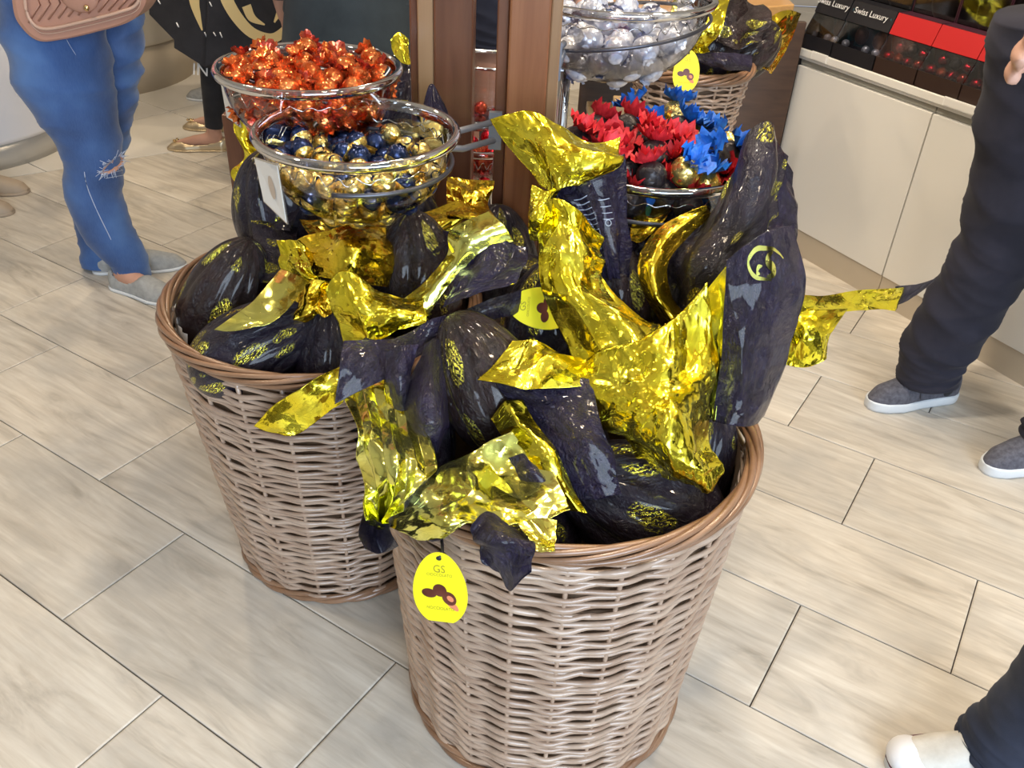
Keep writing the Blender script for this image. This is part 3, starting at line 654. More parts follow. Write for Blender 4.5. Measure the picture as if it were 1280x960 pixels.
# ---- front basket -------------------------------------------------
E1 = egg(795, 628, 1.0, .28, .19, (-.9, .1, .3), 'dark', 'large dark wrapped egg under the huge gold frill of the near basket', 1)
E3 = egg(640, 660, .985, .22, .17, (-.8, .2, .4), 'dark', 'dark wrapped egg at the front rim with a pale gold flap above the hanging tag', 2)
E2 = egg(612, 480, 1.13, .25, .165, (-.38, .25, .6), 'brown', 'dark brown egg with gold print in the middle, gathered beside the yellow tag', 3)
E4 = egg(768, 385, 1.32, .23, .15, (-.1, .1, 1), 'brown', 'brown egg with copper glints below the standing gold topped wrapper in the middle', 4)
E5 = egg(880, 355, 1.32, .24, .17, (.25, .1, 1), 'dark', 'navy wrapped egg beneath the right hand bowl, at the back of the near basket', 5)
E6 = egg(885, 475, 1.27, .22, .14, (.6, 0, .8), 'dark', 'dark wrapped egg at the right rim with a gold streamer reaching over the floor', 6)
E14 = egg(690, 400, 1.30, .22, .17, (.1, .4, 1), 'dark', 'dark egg lying beneath the yellow oval tag at the pile centre', 14)
E15 = egg(518, 550, 1.11, .22, .135, (.1, .2, 1), 'dark', 'dark egg at the left of the near basket behind a hanging green gold flap', 15)
E16 = egg(872, 575, 1.08, .20, .12, (.2, .2, 1), 'dark', 'dark egg low against the right rim of the near basket', 16)
E17 = egg(700, 570, 1.10, .22, .17, (0, .2, 1), 'dark', 'dark egg sunk between the middle and front eggs of the near basket', 17)
# egg 1 frill
sheet(E1, [[(668, 262, 1.27), (692, 247, 1.26), (720, 262, 1.25), (748, 300, 1.27)], [(672, 300, 1.25), (700, 300, 1.22), (730, 305, 1.21), (753, 322, 1.25)], [(690, 362, 1.20), (712, 352, 1.17), (735, 355, 1.17), (756, 352, 1.20)], [(712, 425, 1.14), (742, 408, 1.11), (775, 398, 1.11), (803, 408, 1.14)], [(735, 478, 1.08), (768, 458, 1.06), (800, 445, 1.06), (832, 428, 1.09)]], 'gold', 'darkp', 0.016, seed=11, fold=.006, nf=3)
sheet(E1, [[(733, 452, 1.10), (770, 438, 1.07), (812, 425, 1.07), (850, 398, 1.10), (884, 352, 1.12)], [(738, 495, 1.05), (780, 490, 1.01), (820, 480, 1.00), (860, 465, 1.03), (895, 445, 1.07)], [(756, 542, 1.0), (795, 535, .96), (835, 525, .94), (870, 512, .96), (896, 500, 1.01)], [(788, 574, .97), (820, 580, .92), (850, 587, .90), (880, 582, .90), (906, 562, .95)], [(802, 583, .98), (828, 600, .94), (858, 612, .92), (886, 619, .91), (905, 592, .94)]], 'gold', 'darkp', 0.024, n=(120, 120), seed=12, k=34, fine=.5, loc=.22)
sheet(E1, [[(832, 420, 1.11), (872, 376, 1.13), (912, 328, 1.11)], [(850, 435, 1.09), (880, 412, 1.11), (909, 392, 1.08)], [(866, 468, 1.06), (882, 462, 1.07), (902, 455, 1.06)], [(872, 515, 1.03), (882, 522, 1.03), (893, 527, 1.02)]], 'gold2', 'darkp', .004, seed=13, k=8, label='smooth pale gold inner fold')
sheet(E1, [[(908, 326, 1.11), (935, 304, 1.12), (965, 286, 1.14), (992, 282, 1.18)], [(905, 380, 1.08), (935, 372, 1.08), (965, 362, 1.10), (995, 345, 1.16)], [(901, 440, 1.05), (935, 437, 1.04), (965, 432, 1.07), (988, 420, 1.14)], [(893, 500, 1.03), (925, 502, 1.02), (950, 494, 1.05), (972, 475, 1.12)], [(889, 528, 1.02), (912, 531, 1.01), (935, 531, 1.03), (955, 520, 1.09)]], 'darkp', 'gold', 0.014, n=(100, 100), seed=14, k=16, key='logo', edge=.003, label='standing navy flap printed with a round swirl logo')
sheet(E1, [[(640, 422, 1.12), (668, 421, 1.12), (700, 440, 1.11), (742, 452, 1.1)], [(618, 448, 1.08), (655, 452, 1.07), (695, 452, 1.07), (742, 467, 1.07)], [(597, 471, 1.04), (655, 486, 1.02), (684, 486, 1.03), (740, 482, 1.05)]], 'gold', 'darkp', .009, seed=15, k=12, loc=.5, fine=.15)
sheet(E1, [[(618, 476, 1.07), (665, 480, 1.06), (705, 474, 1.06), (738, 476, 1.06)], [(648, 522, 1.03), (685, 520, 1.01), (715, 520, 1.0), (750, 530, 1.0)], [(676, 562, 1.0), (705, 566, .97), (735, 562, .96), (765, 572, .97)], [(698, 604, .98), (720, 622, .95), (745, 625, .93), (778, 618, .93)]], 'darkp', 'gold', 0.014, seed=16, k=12, loc=.5)
# egg 3 (front left)
sheet(E3, [[(480, 656, AY(480, 656, .03)), (520, 620, .88), (563, 582, .96), (608, 553, .98), (650, 533, 1.0)], [(500, 662, AY(500, 662, .026)), (540, 637, .855), (585, 607, .90), (630, 587, .95), (678, 570, .96)], [(530, 667, AY(530, 667, 0.016, 2)), (560, 652, AY(560, 652, 0.016, 2)), (605, 632, AY(605, 632, 0.016, 2)), (655, 617, AY(655, 617, 0.016, 2)), (703, 605, AY(703, 605, 0.016, 2))], [(556, 670, AY(556, 670, 0.016, 2)), (578, 655, AY(578, 655, 0.016, 2)), (625, 652, AY(625, 652, 0.016, 2)), (672, 642, AY(672, 642, 0.016, 2)), (715, 628, AY(715, 628, 0.016, 2))]], 'gold2', 'darkp', .016, n=(120, 120), seed=21, k=20, loc=.35, fine=.3, label='pale gold flap folded over the basket rim')
sheet(E3, [[(610, 522, 1.03), (630, 500, 1.04), (653, 498, 1.04)], [(625, 545, 1.0), (650, 530, .99), (674, 533, 1.0)], [(655, 562, .97), (680, 560, .96), (694, 568, .96)], [(682, 602, .94), (700, 600, .93), (714, 600, .94)], [(706, 640, .92), (720, 640, .91), (735, 642, .91)]], 'gold', 'darkp', .008, seed=22, k=18)
sheet(E3, [[(588, 655, AY(588, 655, 0.022, 2)), (612, 640, AY(612, 640, 0.022, 2)), (640, 650, AY(640, 650, 0.022, 2)), (668, 662, AY(668, 662, 0.022, 2))], [(590, 682, AY(590, 682, 0.022, 2)), (612, 680, AY(612, 680, 0.022, 2)), (640, 680, AY(640, 680, 0.022, 2)), (668, 690, AY(668, 690, 0.022, 2))], [(604, 702, AY(604, 702, 0.022, 2)), (622, 715, AY(622, 715, 0.022, 2)), (640, 732, AY(640, 732, 0.022, 2)), (662, 706, AY(662, 706, 0.022, 2))]], 'darkp', 'gold', 0.014, seed=23, k=12, loc=.45)
sheet(E3, [[(648, 655, AY(648, 655, 0.018, 2)), (668, 648, AY(668, 648, 0.018, 2)), (696, 652, AY(696, 652, 0.018, 2))], [(660, 672, AY(660, 672, 0.018, 2)), (678, 675, AY(678, 675, 0.018, 2)), (694, 672, AY(694, 672, 0.018, 2))], [(666, 688, AY(666, 688, 0.018, 2)), (680, 692, AY(680, 692, 0.018, 2)), (694, 690, AY(694, 690, 0.018, 2))]], 'gold2', 'darkp', .004, seed=24, k=8)
sheet(E3, [[(636, 572, .95), (655, 568, .94), (668, 580, .94)], [(650, 600, .93), (668, 598, .92), (686, 604, .92)], [(672, 628, .91), (684, 625, .90), (694, 622, .905)]], 'darkp', 'gold', .005, seed=25, k=8)
# hanging flap left of the near basket
sheet(E15, [[(432, 498, AY(432, 498, 0.03, 2)), (462, 485, AY(462, 485, 0.03, 2)), (492, 478, AY(492, 478, 0.03, 2)), (522, 482, AY(522, 482, 0.03, 2))], [(446, 540, AY(446, 540, 0.03, 2)), (475, 530, AY(475, 530, 0.03, 2)), (505, 532, AY(505, 532, 0.03, 2)), (536, 548, AY(536, 548, 0.03, 2))], [(454, 590, AY(454, 590, 0.03, 2)), (480, 590, AY(480, 590, 0.03, 2)), (513, 592, AY(513, 592, 0.03, 2)), (545, 592, AY(545, 592, 0.03, 2))], [(457, 650, AY(457, 650, 0.03, 2)), (473, 660, AY(473, 660, 0.03, 2)), (490, 660, AY(490, 660, 0.03, 2)), (512, 632, AY(512, 632, 0.03, 2))]], 'gold2', 'darkp', .012, n=(120, 100), seed=31, k=22, fold=.010, nf=4, label='green gold flap hanging down outside the basket')
sheet(E15, [[(456, 635, AY(456, 635, 0.036, 2)), (472, 650, AY(472, 650, 0.036, 2)), (488, 655, AY(488, 655, 0.036, 2))], [(450, 665, AY(450, 665, 0.036, 2)), (468, 668, AY(468, 668, 0.036, 2)), (488, 664, AY(488, 664, 0.036, 2))], [(458, 686, AY(458, 686, 0.036, 2)), (476, 692, AY(476, 692, 0.036, 2)), (496, 684, AY(496, 684, 0.036, 2))]], 'darkp', 'gold', .004, seed=32, k=8)
# egg 2 frill (middle)
sheet(E2, [[(412, 364, 1.22), (432, 343, 1.23), (465, 368, 1.22), (500, 372, 1.22), (527, 360, 1.22)], [(417, 395, 1.19), (440, 390, 1.16), (470, 390, 1.16), (500, 388, 1.17), (530, 385, 1.19)], [(427, 430, 1.16), (455, 434, 1.14), (478, 426, 1.15), (500, 406, 1.17), (528, 402, 1.18)]], 'gold', 'darkp', .016, seed=41, k=20, loc=.3)
sheet(E2, [[(503, 373, 1.22), (515, 388, 1.20), (528, 404, 1.2)], [(535, 345, 1.24), (545, 355, 1.22), (555, 366, 1.22)], [(560, 315, 1.26), (570, 325, 1.24), (582, 334, 1.24)], [(566, 288, 1.28), (588, 298, 1.25), (606, 311, 1.25)], [(612, 264, 1.3), (630, 282, 1.27), (643, 301, 1.27)]], 'gold2', 'darkp', .007, seed=42, k=14)
sheet(E2, [[(574, 325, 1.245), (615, 301, 1.26), (661, 308, 1.265)], [(570, 352, 1.22), (615, 335, 1.21), (657, 330, 1.22)], [(560, 388, 1.19), (590, 371, 1.18), (636, 350, 1.205)]], 'darkp', 'gold', 0.013, seed=43, k=14, loc=.4)
sheet(E2, [[(557, 396, 1.18), (500, 418, 1.14), (430, 430, 1.11)], [(550, 415, 1.16), (500, 440, 1.11), (425, 465, 1.07)], [(542, 437, 1.14), (490, 464, 1.08), (418, 506, 1.035)]], 'darkp', 'gold', 0.012, seed=44, k=14, loc=.4)
sheet(E2, [[(431, 452, AY(431, 452, 0.022, 1)), (432, 475, AY(432, 475, 0.022, 1)), (429, 502, AY(429, 502, 0.022, 1))], [(385, 480, AY(385, 480, 0.022, 1)), (395, 500, AY(395, 500, 0.022, 1)), (405, 522, AY(405, 522, 0.022, 1))], [(345, 503, AY(345, 503, 0.022, 1)), (355, 520, AY(355, 520, 0.022, 1)), (378, 540, AY(378, 540, 0.022, 1))], [(319, 530, AY(319, 530, 0.022, 1)), (335, 538, AY(335, 538, 0.022, 1)), (357, 543, AY(357, 543, 0.022, 1))]], 'gold', 'darkp', .008, seed=45, k=14, label='gold end of the flap lying over the rear basket rim')
sheet(E2, [[(530, 428, 1.12), (548, 420, 1.13), (562, 428, 1.13)], [(511, 480, 1.07), (538, 475, 1.03), (566, 480, 1.07)], [(509, 530, 1.04), (538, 530, .99), (567, 530, 1.04)], [(530, 562, 1.03), (545, 565, .995), (562, 556, 1.03)]], 'darkp', 'gold', 0.01, seed=46, k=8, loc=.5)
sheet(E2, [[(480, 440, 1.09), (500, 432, 1.09), (525, 430, 1.11)], [(482, 480, 1.06), (500, 478, 1.05), (514, 474, 1.07)], [(490, 512, 1.05), (502, 514, 1.04), (512, 508, 1.05)]], 'darkp', 'gold', .008, seed=47, k=12)
sheet(E2, [[(568, 392, 1.19), (610, 375, 1.20), (650, 362, 1.24)], [(572, 402, 1.18), (612, 388, 1.19), (648, 376, 1.23)], [(580, 410, 1.18), (615, 400, 1.20), (645, 392, 1.23)]], 'dark', 'gold', .006, seed=48, k=12)
# egg 4 : standing wrapper with gold top
sheet(E4, [[(611, 148, 1.38), (655, 141, 1.37), (700, 156, 1.36), (740, 176, 1.35), (777, 168, 1.36)], [(628, 180, 1.35), (665, 175, 1.33), (700, 185, 1.32), (740, 195, 1.32), (776, 190, 1.34)], [(650, 212, 1.32), (675, 207, 1.30), (705, 212, 1.29), (735, 208, 1.30), (773, 200, 1.33)], [(665, 237, 1.30), (682, 240, 1.28), (702, 236, 1.28), (716, 228, 1.29), (736, 210, 1.31)]], 'gold', 'darkp', .013, n=(110, 110), seed=51, k=22, loc=.3, label='gold inside of the wrapper, turned out at the top')
sheet(E4, [[(663, 230, 1.30), (685, 238, 1.28), (703, 234, 1.29)], [(660, 262, 1.28), (675, 266, 1.26), (692, 262, 1.28)], [(664, 300, 1.26), (680, 302, 1.25), (694, 292, 1.27)]], 'gold', 'darkp', .009, seed=52, k=18)
sheet(E4, [[(684, 236, 1.31), (705, 228, 1.315), (735, 207, 1.32), (779, 192, 1.35)], [(700, 262, 1.31), (725, 262, 1.295), (750, 258, 1.295), (781, 255, 1.33)], [(728, 292, 1.30), (745, 300, 1.28), (760, 300, 1.275), (783, 305, 1.31)], [(746, 342, 1.28), (758, 348, 1.27), (770, 348, 1.27), (782, 346, 1.29)]], 'darkp', 'gold', 0.008, n=(100, 100), seed=53, k=8, fold=.010, nf=4, key='print', label='plain dark outside of the standing wrapper, finely printed')
# egg 5 : back right
sheet(E5, [[(880, 264, 1.33), (912, 228, 1.34), (950, 158, 1.39), (984, 196, 1.42)], [(838, 298, 1.30), (890, 290, 1.26), (940, 262, 1.28), (986, 232, 1.36)], [(828, 340, 1.27), (870, 335, 1.22), (920, 320, 1.23), (987, 290, 1.32)], [(836, 392, 1.24), (870, 387, 1.21), (905, 362, 1.2), (942, 310, 1.24)]], 'dark', 'gold', 0.018, n=(120, 120), seed=61, k=22, loc=.3)
sheet(E5, [[(884, 258, 1.3), (888, 264, 1.31), (892, 270, 1.32)], [(830, 278, 1.28), (845, 287, 1.265), (860, 296, 1.285)], [(800, 320, 1.26), (818, 322, 1.24), (835, 325, 1.255)], [(804, 362, 1.23), (820, 364, 1.21), (838, 364, 1.235)], [(828, 408, 1.2), (842, 404, 1.18), (860, 398, 1.205)]], 'goldo', 'darkp', .006, seed=62, k=10, label='amber gold lining turned outward')
sheet(E5, [[(782, 250, 1.42), (815, 245, 1.43), (850, 252, 1.43)], [(790, 268, 1.38), (815, 275, 1.36), (835, 270, 1.37)], [(786, 300, 1.34), (800, 300, 1.33), (815, 290, 1.34)]], 'goldo', 'darkp', .006, seed=63, k=10)
sheet(E5, [[(925, 238, 1.36), (952, 156, 1.41), (973, 168, 1.42), (990, 216, 1.43)], [(930, 272, 1.33), (955, 250, 1.36), (975, 250, 1.38), (992, 256, 1.40)], [(932, 312, 1.28), (955, 304, 1.30), (975, 300, 1.33), (994, 300, 1.36)]], 'darkp', 'gold', .010, seed=64, k=14)
sheet(E4, [[(788, 262, 1.40), (830, 246, 1.41), (876, 250, 1.41)], [(786, 300, 1.35), (815, 290, 1.37), (845, 280, 1.37)], [(786, 352, 1.31), (800, 347, 1.31), (814, 336, 1.33)]], 'darkp', 'gold', .010, seed=65, k=14)
# egg 6 : right streamer
sheet(E6, [[(905, 380, 1.23), (972, 366, 1.3), (1030, 369, 1.36), (1080, 361, 1.42), (1126, 358, 1.48)], [(908, 400, 1.21), (972, 384, 1.28), (1030, 382, 1.34), (1075, 375, 1.41), (1120, 372, 1.47)], [(912, 420, 1.21), (972, 402, 1.29), (1040, 391, 1.35), (1085, 388, 1.41), (1112, 386, 1.46)]], 'gold', 'darkp', .008, seed=71, k=14, fold=.01, nf=2, label='gold streamer twisted to a dark tip')
sheet(E6, [[(1120, 358, 1.47), (1145, 355, 1.50), (1171, 348, 1.54)], [(1116, 374, 1.46), (1140, 366, 1.49), (1170, 350, 1.54)], [(1110, 387, 1.46), (1136, 375, 1.49), (1168, 353, 1.54)]], 'darkp', 'gold', .004, seed=72, k=6)
sheet(E6, [[(925, 400, 1.23), (975, 385, 1.29), (1010, 388, 1.31), (1056, 386, 1.36)], [(925, 430, 1.22), (978, 420, 1.27), (1006, 420, 1.28), (1030, 416, 1.31)], [(935, 452, 1.22), (976, 456, 1.26), (1000, 458, 1.27), (1022, 446, 1.29)]], 'gold', 'darkp', .014, seed=73, k=24)
# ---- rear left basket ----------------------------------------------
E7 = egg(285, 378, 1.42, .27, .17, (.35, .1, .8), 'brown', 'dark brown egg with gold print standing against the left rim of the rear basket', 7, 13)
E8 = egg(322, 432, 1.275, .25, .15, (.75, .35, .35), 'dark', 'navy brown egg with gold print lying along the front rim of the rear basket', 8, 13)
E9 = egg(425, 450, 1.30, .24, .17, (-.1, .2, 1), 'dark', 'black egg at the front of the rear basket beneath the gold bow', 9)
E10 = egg(520, 348, 1.42, .25, .17, (-.05, .15, 1), 'brown', 'plain dark brown egg standing between the gold bow and the middle gold strip', 10)
E11 = egg(345, 262, 1.60, .24, .17, (-.1, 0, 1), 'dark', 'dark egg with copper glints beneath the price card of the truffle bowl', 11)
E12 = egg(500, 290, 1.60, .24, .18, (0, .1, 1), 'dark', 'dark egg beneath the gold truffle bowl with dim gold flaps', 12)
E13 = egg(620, 330, 1.56, .24, .17, (0, .1, 1), 'dark', 'dark egg in deep shadow at the foot of the front display post', 13)
E18 = egg(470, 490, 1.27, .22, .14, (.3, .1, 1), 'dark', 'dark egg wedged at the right end of the rear basket rim', 18)
sheet(E9, [[(345, 318, 1.4), (380, 290, 1.39), (430, 280, 1.39), (484, 283, 1.42)], [(362, 330, 1.37), (395, 320, 1.34), (435, 310, 1.33), (489, 316, 1.38)], [(380, 343, 1.35), (405, 346, 1.32), (440, 351, 1.32), (480, 358, 1.35)]], 'goldo', 'darkp', .018, n=(110, 110), seed=81, k=26, loc=.25)
sheet(E9, [[(346, 300, 1.42), (370, 300, 1.39), (395, 318, 1.36)], [(350, 330, 1.38), (372, 330, 1.35), (392, 334, 1.33)], [(366, 350, 1.35), (385, 352, 1.32), (402, 350, 1.33)]], 'gold', 'darkp', .012, seed=82, k=16)
sheet(E9, [[(362, 345, 1.35), (388, 348, 1.32), (412, 352, 1.33)], [(348, 378, 1.30), (372, 385, 1.28), (398, 382, 1.30)], [(338, 398, 1.28), (355, 412, 1.26), (380, 402, 1.28)]], 'goldo', 'darkp', .010, seed=83, k=18)
sheet(E9, [[(268, 413, 1.21), (290, 415, 1.2), (312, 410, 1.2)], [(312, 378, 1.26), (330, 388, 1.24), (350, 396, 1.23)], [(352, 335, 1.34), (368, 342, 1.32), (386, 352, 1.31)]], 'gold2', 'darkp', .004, seed=84, k=6, label='smooth olive gold fold')
sheet(E9, [[(395, 352, 1.33), (420, 355, 1.31), (440, 362, 1.31)], [(392, 372, 1.30), (405, 380, 1.29), (420, 386, 1.29)], [(398, 392, 1.28), (406, 396, 1.27), (414, 392, 1.28)]], 'goldo', 'darkp', .006, seed=85, k=12)
sheet(E7, [[(312, 262, 1.56), (340, 270, 1.55), (372, 285, 1.52)], [(318, 310, 1.46), (345, 315, 1.44), (368, 322, 1.42)], [(322, 355, 1.40), (345, 355, 1.38), (360, 350, 1.36)]], 'dark', 'gold', .010, seed=86, k=14)
sheet(E11, [[(300, 122, 1.80), (316, 135, 1.78), (334, 150, 1.78)], [(294, 160, 1.77), (306, 175, 1.74), (324, 190, 1.74)], [(306, 194, 1.72), (316, 200, 1.70), (330, 198, 1.71)], [(290, 214, 1.70), (302, 216, 1.68), (314, 214, 1.68)], [(294, 236, 1.68), (302, 240, 1.67), (308, 246, 1.67)]], 'gold', 'darkp', .010, seed=91, k=16, label='thin gold flap rising behind the price card')
sheet(E11, [[(296, 232, 1.67), (330, 226, 1.62), (372, 240, 1.56)], [(300, 262, 1.62), (332, 262, 1.55), (368, 268, 1.52)], [(312, 286, 1.58), (338, 288, 1.52), (366, 290, 1.50)]], 'dark', 'gold', .012, seed=92, k=18)
sheet(E12, [[(372, 268, 1.52), (430, 275, 1.50), (500, 272, 1.50), (575, 248, 1.52)], [(380, 284, 1.48), (435, 290, 1.45), (505, 285, 1.45), (590, 262, 1.48)], [(390, 298, 1.45), (440, 300, 1.43), (510, 300, 1.43), (560, 292, 1.45)]], 'goldo', 'darkp', .012, n=(40, 90), seed=93, k=24)
sheet(E12, [[(560, 225, 1.58), (590, 222, 1.58), (616, 232, 1.58)], [(556, 250, 1.52), (585, 250, 1.50), (612, 258, 1.52)], [(560, 275, 1.48), (590, 278, 1.47), (628, 284, 1.48)]], 'goldo', 'darkp', .012, seed=94, k=18)
sheet(E10, [[(482, 290, 1.46), (520, 285, 1.44), (570, 282, 1.42)], [(480, 312, 1.44), (520, 306, 1.42), (560, 300, 1.39)], [(484, 330, 1.42), (515, 322, 1.40), (548, 316, 1.37)]], 'darkp', 'gold', .012, seed=95, k=16)
sheet(E18, [[(455, 420, 1.16), (475, 425, 1.15), (495, 430, 1.13)], [(440, 440, 1.14), (460, 450, 1.13), (480, 455, 1.12)], [(432, 470, 1.12), (450, 475, 1.11), (470, 470, 1.10)]], 'darkp', 'gold', .006, seed=96, k=10)
sheet(E13, [[(600, 300, 1.50), (640, 305, 1.48), (680, 320, 1.44)], [(620, 330, 1.45), (650, 335, 1.42), (685, 340, 1.40)], [(640, 350, 1.42), (665, 352, 1.40), (690, 360, 1.36)]], 'dark', 'gold', .012, seed=97, k=14)
# dark wrappers beside the orange bowl (behind it)
E19 = egg(505, 128, 2.02, .22, .16, (0, 0, 1), 'dark', 'dark wrapped egg with small gold tips behind the bowl of orange sweets', 19)
sheet(E19, [[(470, 150, 1.9), (492, 112, 1.92), (515, 78, 1.96)], [(488, 158, 1.88), (505, 130, 1.9), (522, 105, 1.94)], [(500, 165, 1.87), (515, 150, 1.88), (525, 140, 1.9)]], 'darkp', 'gold', .012, seed=98, k=12)
sheet(E19, [[(488, 50, 1.98), (498, 40, 1.99), (510, 48, 1.98)], [(492, 66, 1.97), (502, 62, 1.96), (512, 66, 1.97)], [(498, 76, 1.96), (506, 80, 1.95), (514, 80, 1.96)]], 'gold', 'darkp', .004, seed=99, k=8)
sheet(E12, [[(530, 130, 1.66), (540, 105, 1.68), (556, 130, 1.66)], [(530, 150, 1.64), (545, 140, 1.64), (562, 150, 1.64)], [(535, 165, 1.62), (550, 165, 1.62), (565, 162, 1.62)]], 'darkp', 'gold', .006, seed=100, k=8)
# round swirl logo on the standing navy flap (crescent + S)
LG = M['gold2']
def lg(px, py):   # pixel on the flap -> its (u, v)
    B = SURF['logo'][0]; best = None
    d = B-CAM; w = d@_f; X = 640+CF*(d@_r)/w; Y_ = 480-CF*(d@_u)/w; i = np.argmin((X-px)**2+(Y_-py)**2); n0, n1 = B.shape[:2]
    return ((i//n1)/(n0-1), (i % n1)/(n1-1))
def circ_pts(cx, cy, rx, ry, a0, a1, n=14): return [lg(cx+rx*math.cos(math.radians(a)), cy-ry*math.sin(math.radians(a))) for a in np.linspace(a0, a1, n)]
ribbon_on('logo', circ_pts(957, 330, 22, 20, -5+25, 285, 18), [.006, .018, .030, .024, .008], E1, LG)
ribbon_on('logo', [lg(*p) for p in [(966, 316), (960, 320), (959, 328), (966, 336), (965, 343), (958, 346)]], [.006, .03, .04, .045, .03, .006], E1, LG)
ribbon_on('logo', [lg(*p) for p in [(952, 333), (947, 335), (946, 340), (949, 343)]], [.006, .028, .028, .006], E1, LG)
# fine printed lines on the standing dark wrapper
gp = mat('pale_print', (.30, .33, .42), .4)
for i in range(8):
    u0 = .22+.055*i; ribbon_on('print', [(u0, .34), (u0+.01, .44), (u0, .54)], [.008, .010, .008], E4, gp, 'printed_line')
for i in range(4): ribbon_on('print', [(.28+.06*i, .64), (.285+.06*i, .70), (.28+.06*i, .76)], [.006, .008, .006], E4, gp, 'printed_line')
for (u0, v0) in ((.72, .36), (.50, .70)): ribbon_on('print', [(u0+.03*math.cos(a), v0+.03*math.sin(a)) for a in np.linspace(0, 6.2, 9)], [.007, .007], E4, gp, 'printed_line')
# ================================================================ text helper and egg tags
def text_mesh(s, size, ext=.0):
    c = bpy.data.curves.new('lettering', 'FONT'); c.body = s; c.size = size; c.align_x = 'CENTER'; c.align_y = 'CENTER'; c.extrude = ext; c.resolution_u = 3
    o = bpy.data.objects.new('lettering', c); COL.objects.link(o); bpy.context.view_layer.update()
    m = bpy.data.meshes.new_from_object(o.evaluated_get(bpy.context.evaluated_depsgraph_get())); bpy.data.objects.remove(o); bpy.data.curves.remove(c); return m
def egg_tag(c, up, nrm, w, h, label, string=None, cut=True):
    """egg shaped yellow card: printed trio of chocolates, two small letters, a line of capitals"""
    c = np.array(c, float); up = np.array(up, float); nrm = np.array(nrm, float); nrm /= np.linalg.norm(nrm); up -= nrm*(up@nrm); up /= np.linalg.norm(up); rt = np.cross(up, nrm)
    e = bpy.data.objects.new('egg_tag', None); COL.objects.link(e); e.empty_display_size = .03
    e.matrix_world = Matrix(((rt[0], up[0], nrm[0], c[0]), (rt[1], up[1], nrm[1], c[1]), (rt[2], up[2], nrm[2], c[2]), (0, 0, 0, 1))); tag(e, label, 'tag')
    pts = []
    for a in np.linspace(0, 2*PI, 60, endpoint=False):
        y = math.sin(a); x = math.cos(a)*(1-.13*y); yy = y*h/2
        pts.append((x*w/2, max(yy, -h*.455)))
    b = MB().prism(pts, -.0005, .0005); card = b.build('card', M['yellow'], e, False)
    def disc(x, y, rx, ry, rot, z, m, nm, n=20):
        v = [(x+rx*math.cos(a)*math.cos(rot)-ry*math.sin(a)*math.sin(rot), y+rx*math.cos(a)*math.sin(rot)+ry*math.sin(a)*math.cos(rot), z) for a in np.arange(n)*2*PI/n]
        MB().add(v, [tuple(range(n))]).build(nm, m, card, False)
    disc(.21*w, -.20*h, .16*w, .045*h, -.7, .0007, M['rose'], 'printed_sauce')
    disc(-.20*w, -.07*h, .14*w, .062*h, -.1, .0008, M['choc'], 'printed_chocolate'); disc(.0, -.02*h, .13*w, .085*h, -.3, .0009, M['choc'], 'printed_chocolate'); disc(.17*w, -.12*h, .14*w, .085*h, -.6, .0010, M['choc'], 'printed_chocolate')
    disc(.19*w, -.12*h, .07*w, .035*h, -.6, .0011, M['rose'], 'printed_filling')
    for s, sz, y in (('GS', .12*w, .27*h), ('CIOCCOLATO', .045*w, .19*h), ('NOCCIOLATO', .048*w, -.27*h)):
        o = link('lettering', text_mesh(s, sz*1.6), card, (0, y, .0009)); o.data.materials.append(M['yprint'])
    disc(0, .42*h, .05*w, .03*h, 0, .0008, M['string'], 'hole')
    if string is not None:
        inv = e.matrix_world.inverted(); P = [(0, .42*h, .001)]+[tuple(inv @ Vector(p)) for p in string]
        MB().tube(catmull(P, 12), .0022, 8).build('cord', M['string'], e)
    return e
tc = PY(550, 736, .775); egg_tag(tc, (-.08, .42, 1), (-.32, -1, .42), .074, .098, 'yellow egg shaped tag hanging outside the front basket rim', [tuple(PY(553, 690, .80)), tuple(PY(552, 672, .84))])
tc = PY(676, 385, 1.235); egg_tag(tc, (-1, .05, .0), (.05, -.75, .8), .070, .105, 'yellow egg shaped tag lying sideways in the middle of the pile', [tuple(PY(632, 380, 1.24)), tuple(PY(600, 385, 1.24))])
tc = PY(858, 89, 2.415); egg_tag(tc, (.03, .25, 1), (-.1, -1, .35), .069, .108, 'small looking yellow egg shaped tag on the distant basket at the back', [tuple(PY(861, 66, 2.44)), tuple(PY(865, 56, 2.47))])
# ================================================================ back unit with the small basket
un = empty('shelf_unit', (.64, 2.95, 0), label='dark brown wooden shelf unit behind the bowls, left of the white cabinet', category='shelf')
def ub(nm, c, h, m, b=.003): o = MB().box(c, h).build(nm, M[m], None, False); o.parent = un; o.location = (-.64, -2.95, 0); return bev(o, b)
ub('back_panel', (.55, 3.42, .55), (.35, .012, .55), 'board'); ub('lower_shelf', (.40, 2.80, .475), (.19, .30, .014), 'tanw')
ub('bottom_board', (.40, 2.80, .06), (.18, .29, .014), 'board'); ub('right_front', (.745, 3.12, .39), (.17, .012, .39), 'board'); ub('leg', (.262, 2.50, .34), (.018, .02, .34), 'tanw')
a0 = PY(928, -22, 2.75); a1 = PY(1012, 4, 3.1)
o = MB().prism([(.50, 2.90), (.86, 3.10), (.86, 3.42), (.20, 3.42), (.20, 2.80)], .80, .835).build('upper_shelf', M['shelfw'], None, False); o.parent = un; o.location = (-.64, -2.95, 0); bev(o, .004)
b3c = PY(860, 84, 2.62); Hb = .27
b3 = basket('wicker_basket', (b3c[0]+.01, b3c[1], .489), .168, .125, Hb, 19, 20, .0052, 'small wicker basket with a yellow tag on the shelf at the back', 9, .3)
z3 = .489
E20 = egg(885, 55, 2.62, .22, .19, (.2, 0, 1), 'dark', 'dark egg in the small back basket, with gold frill above it', 20)
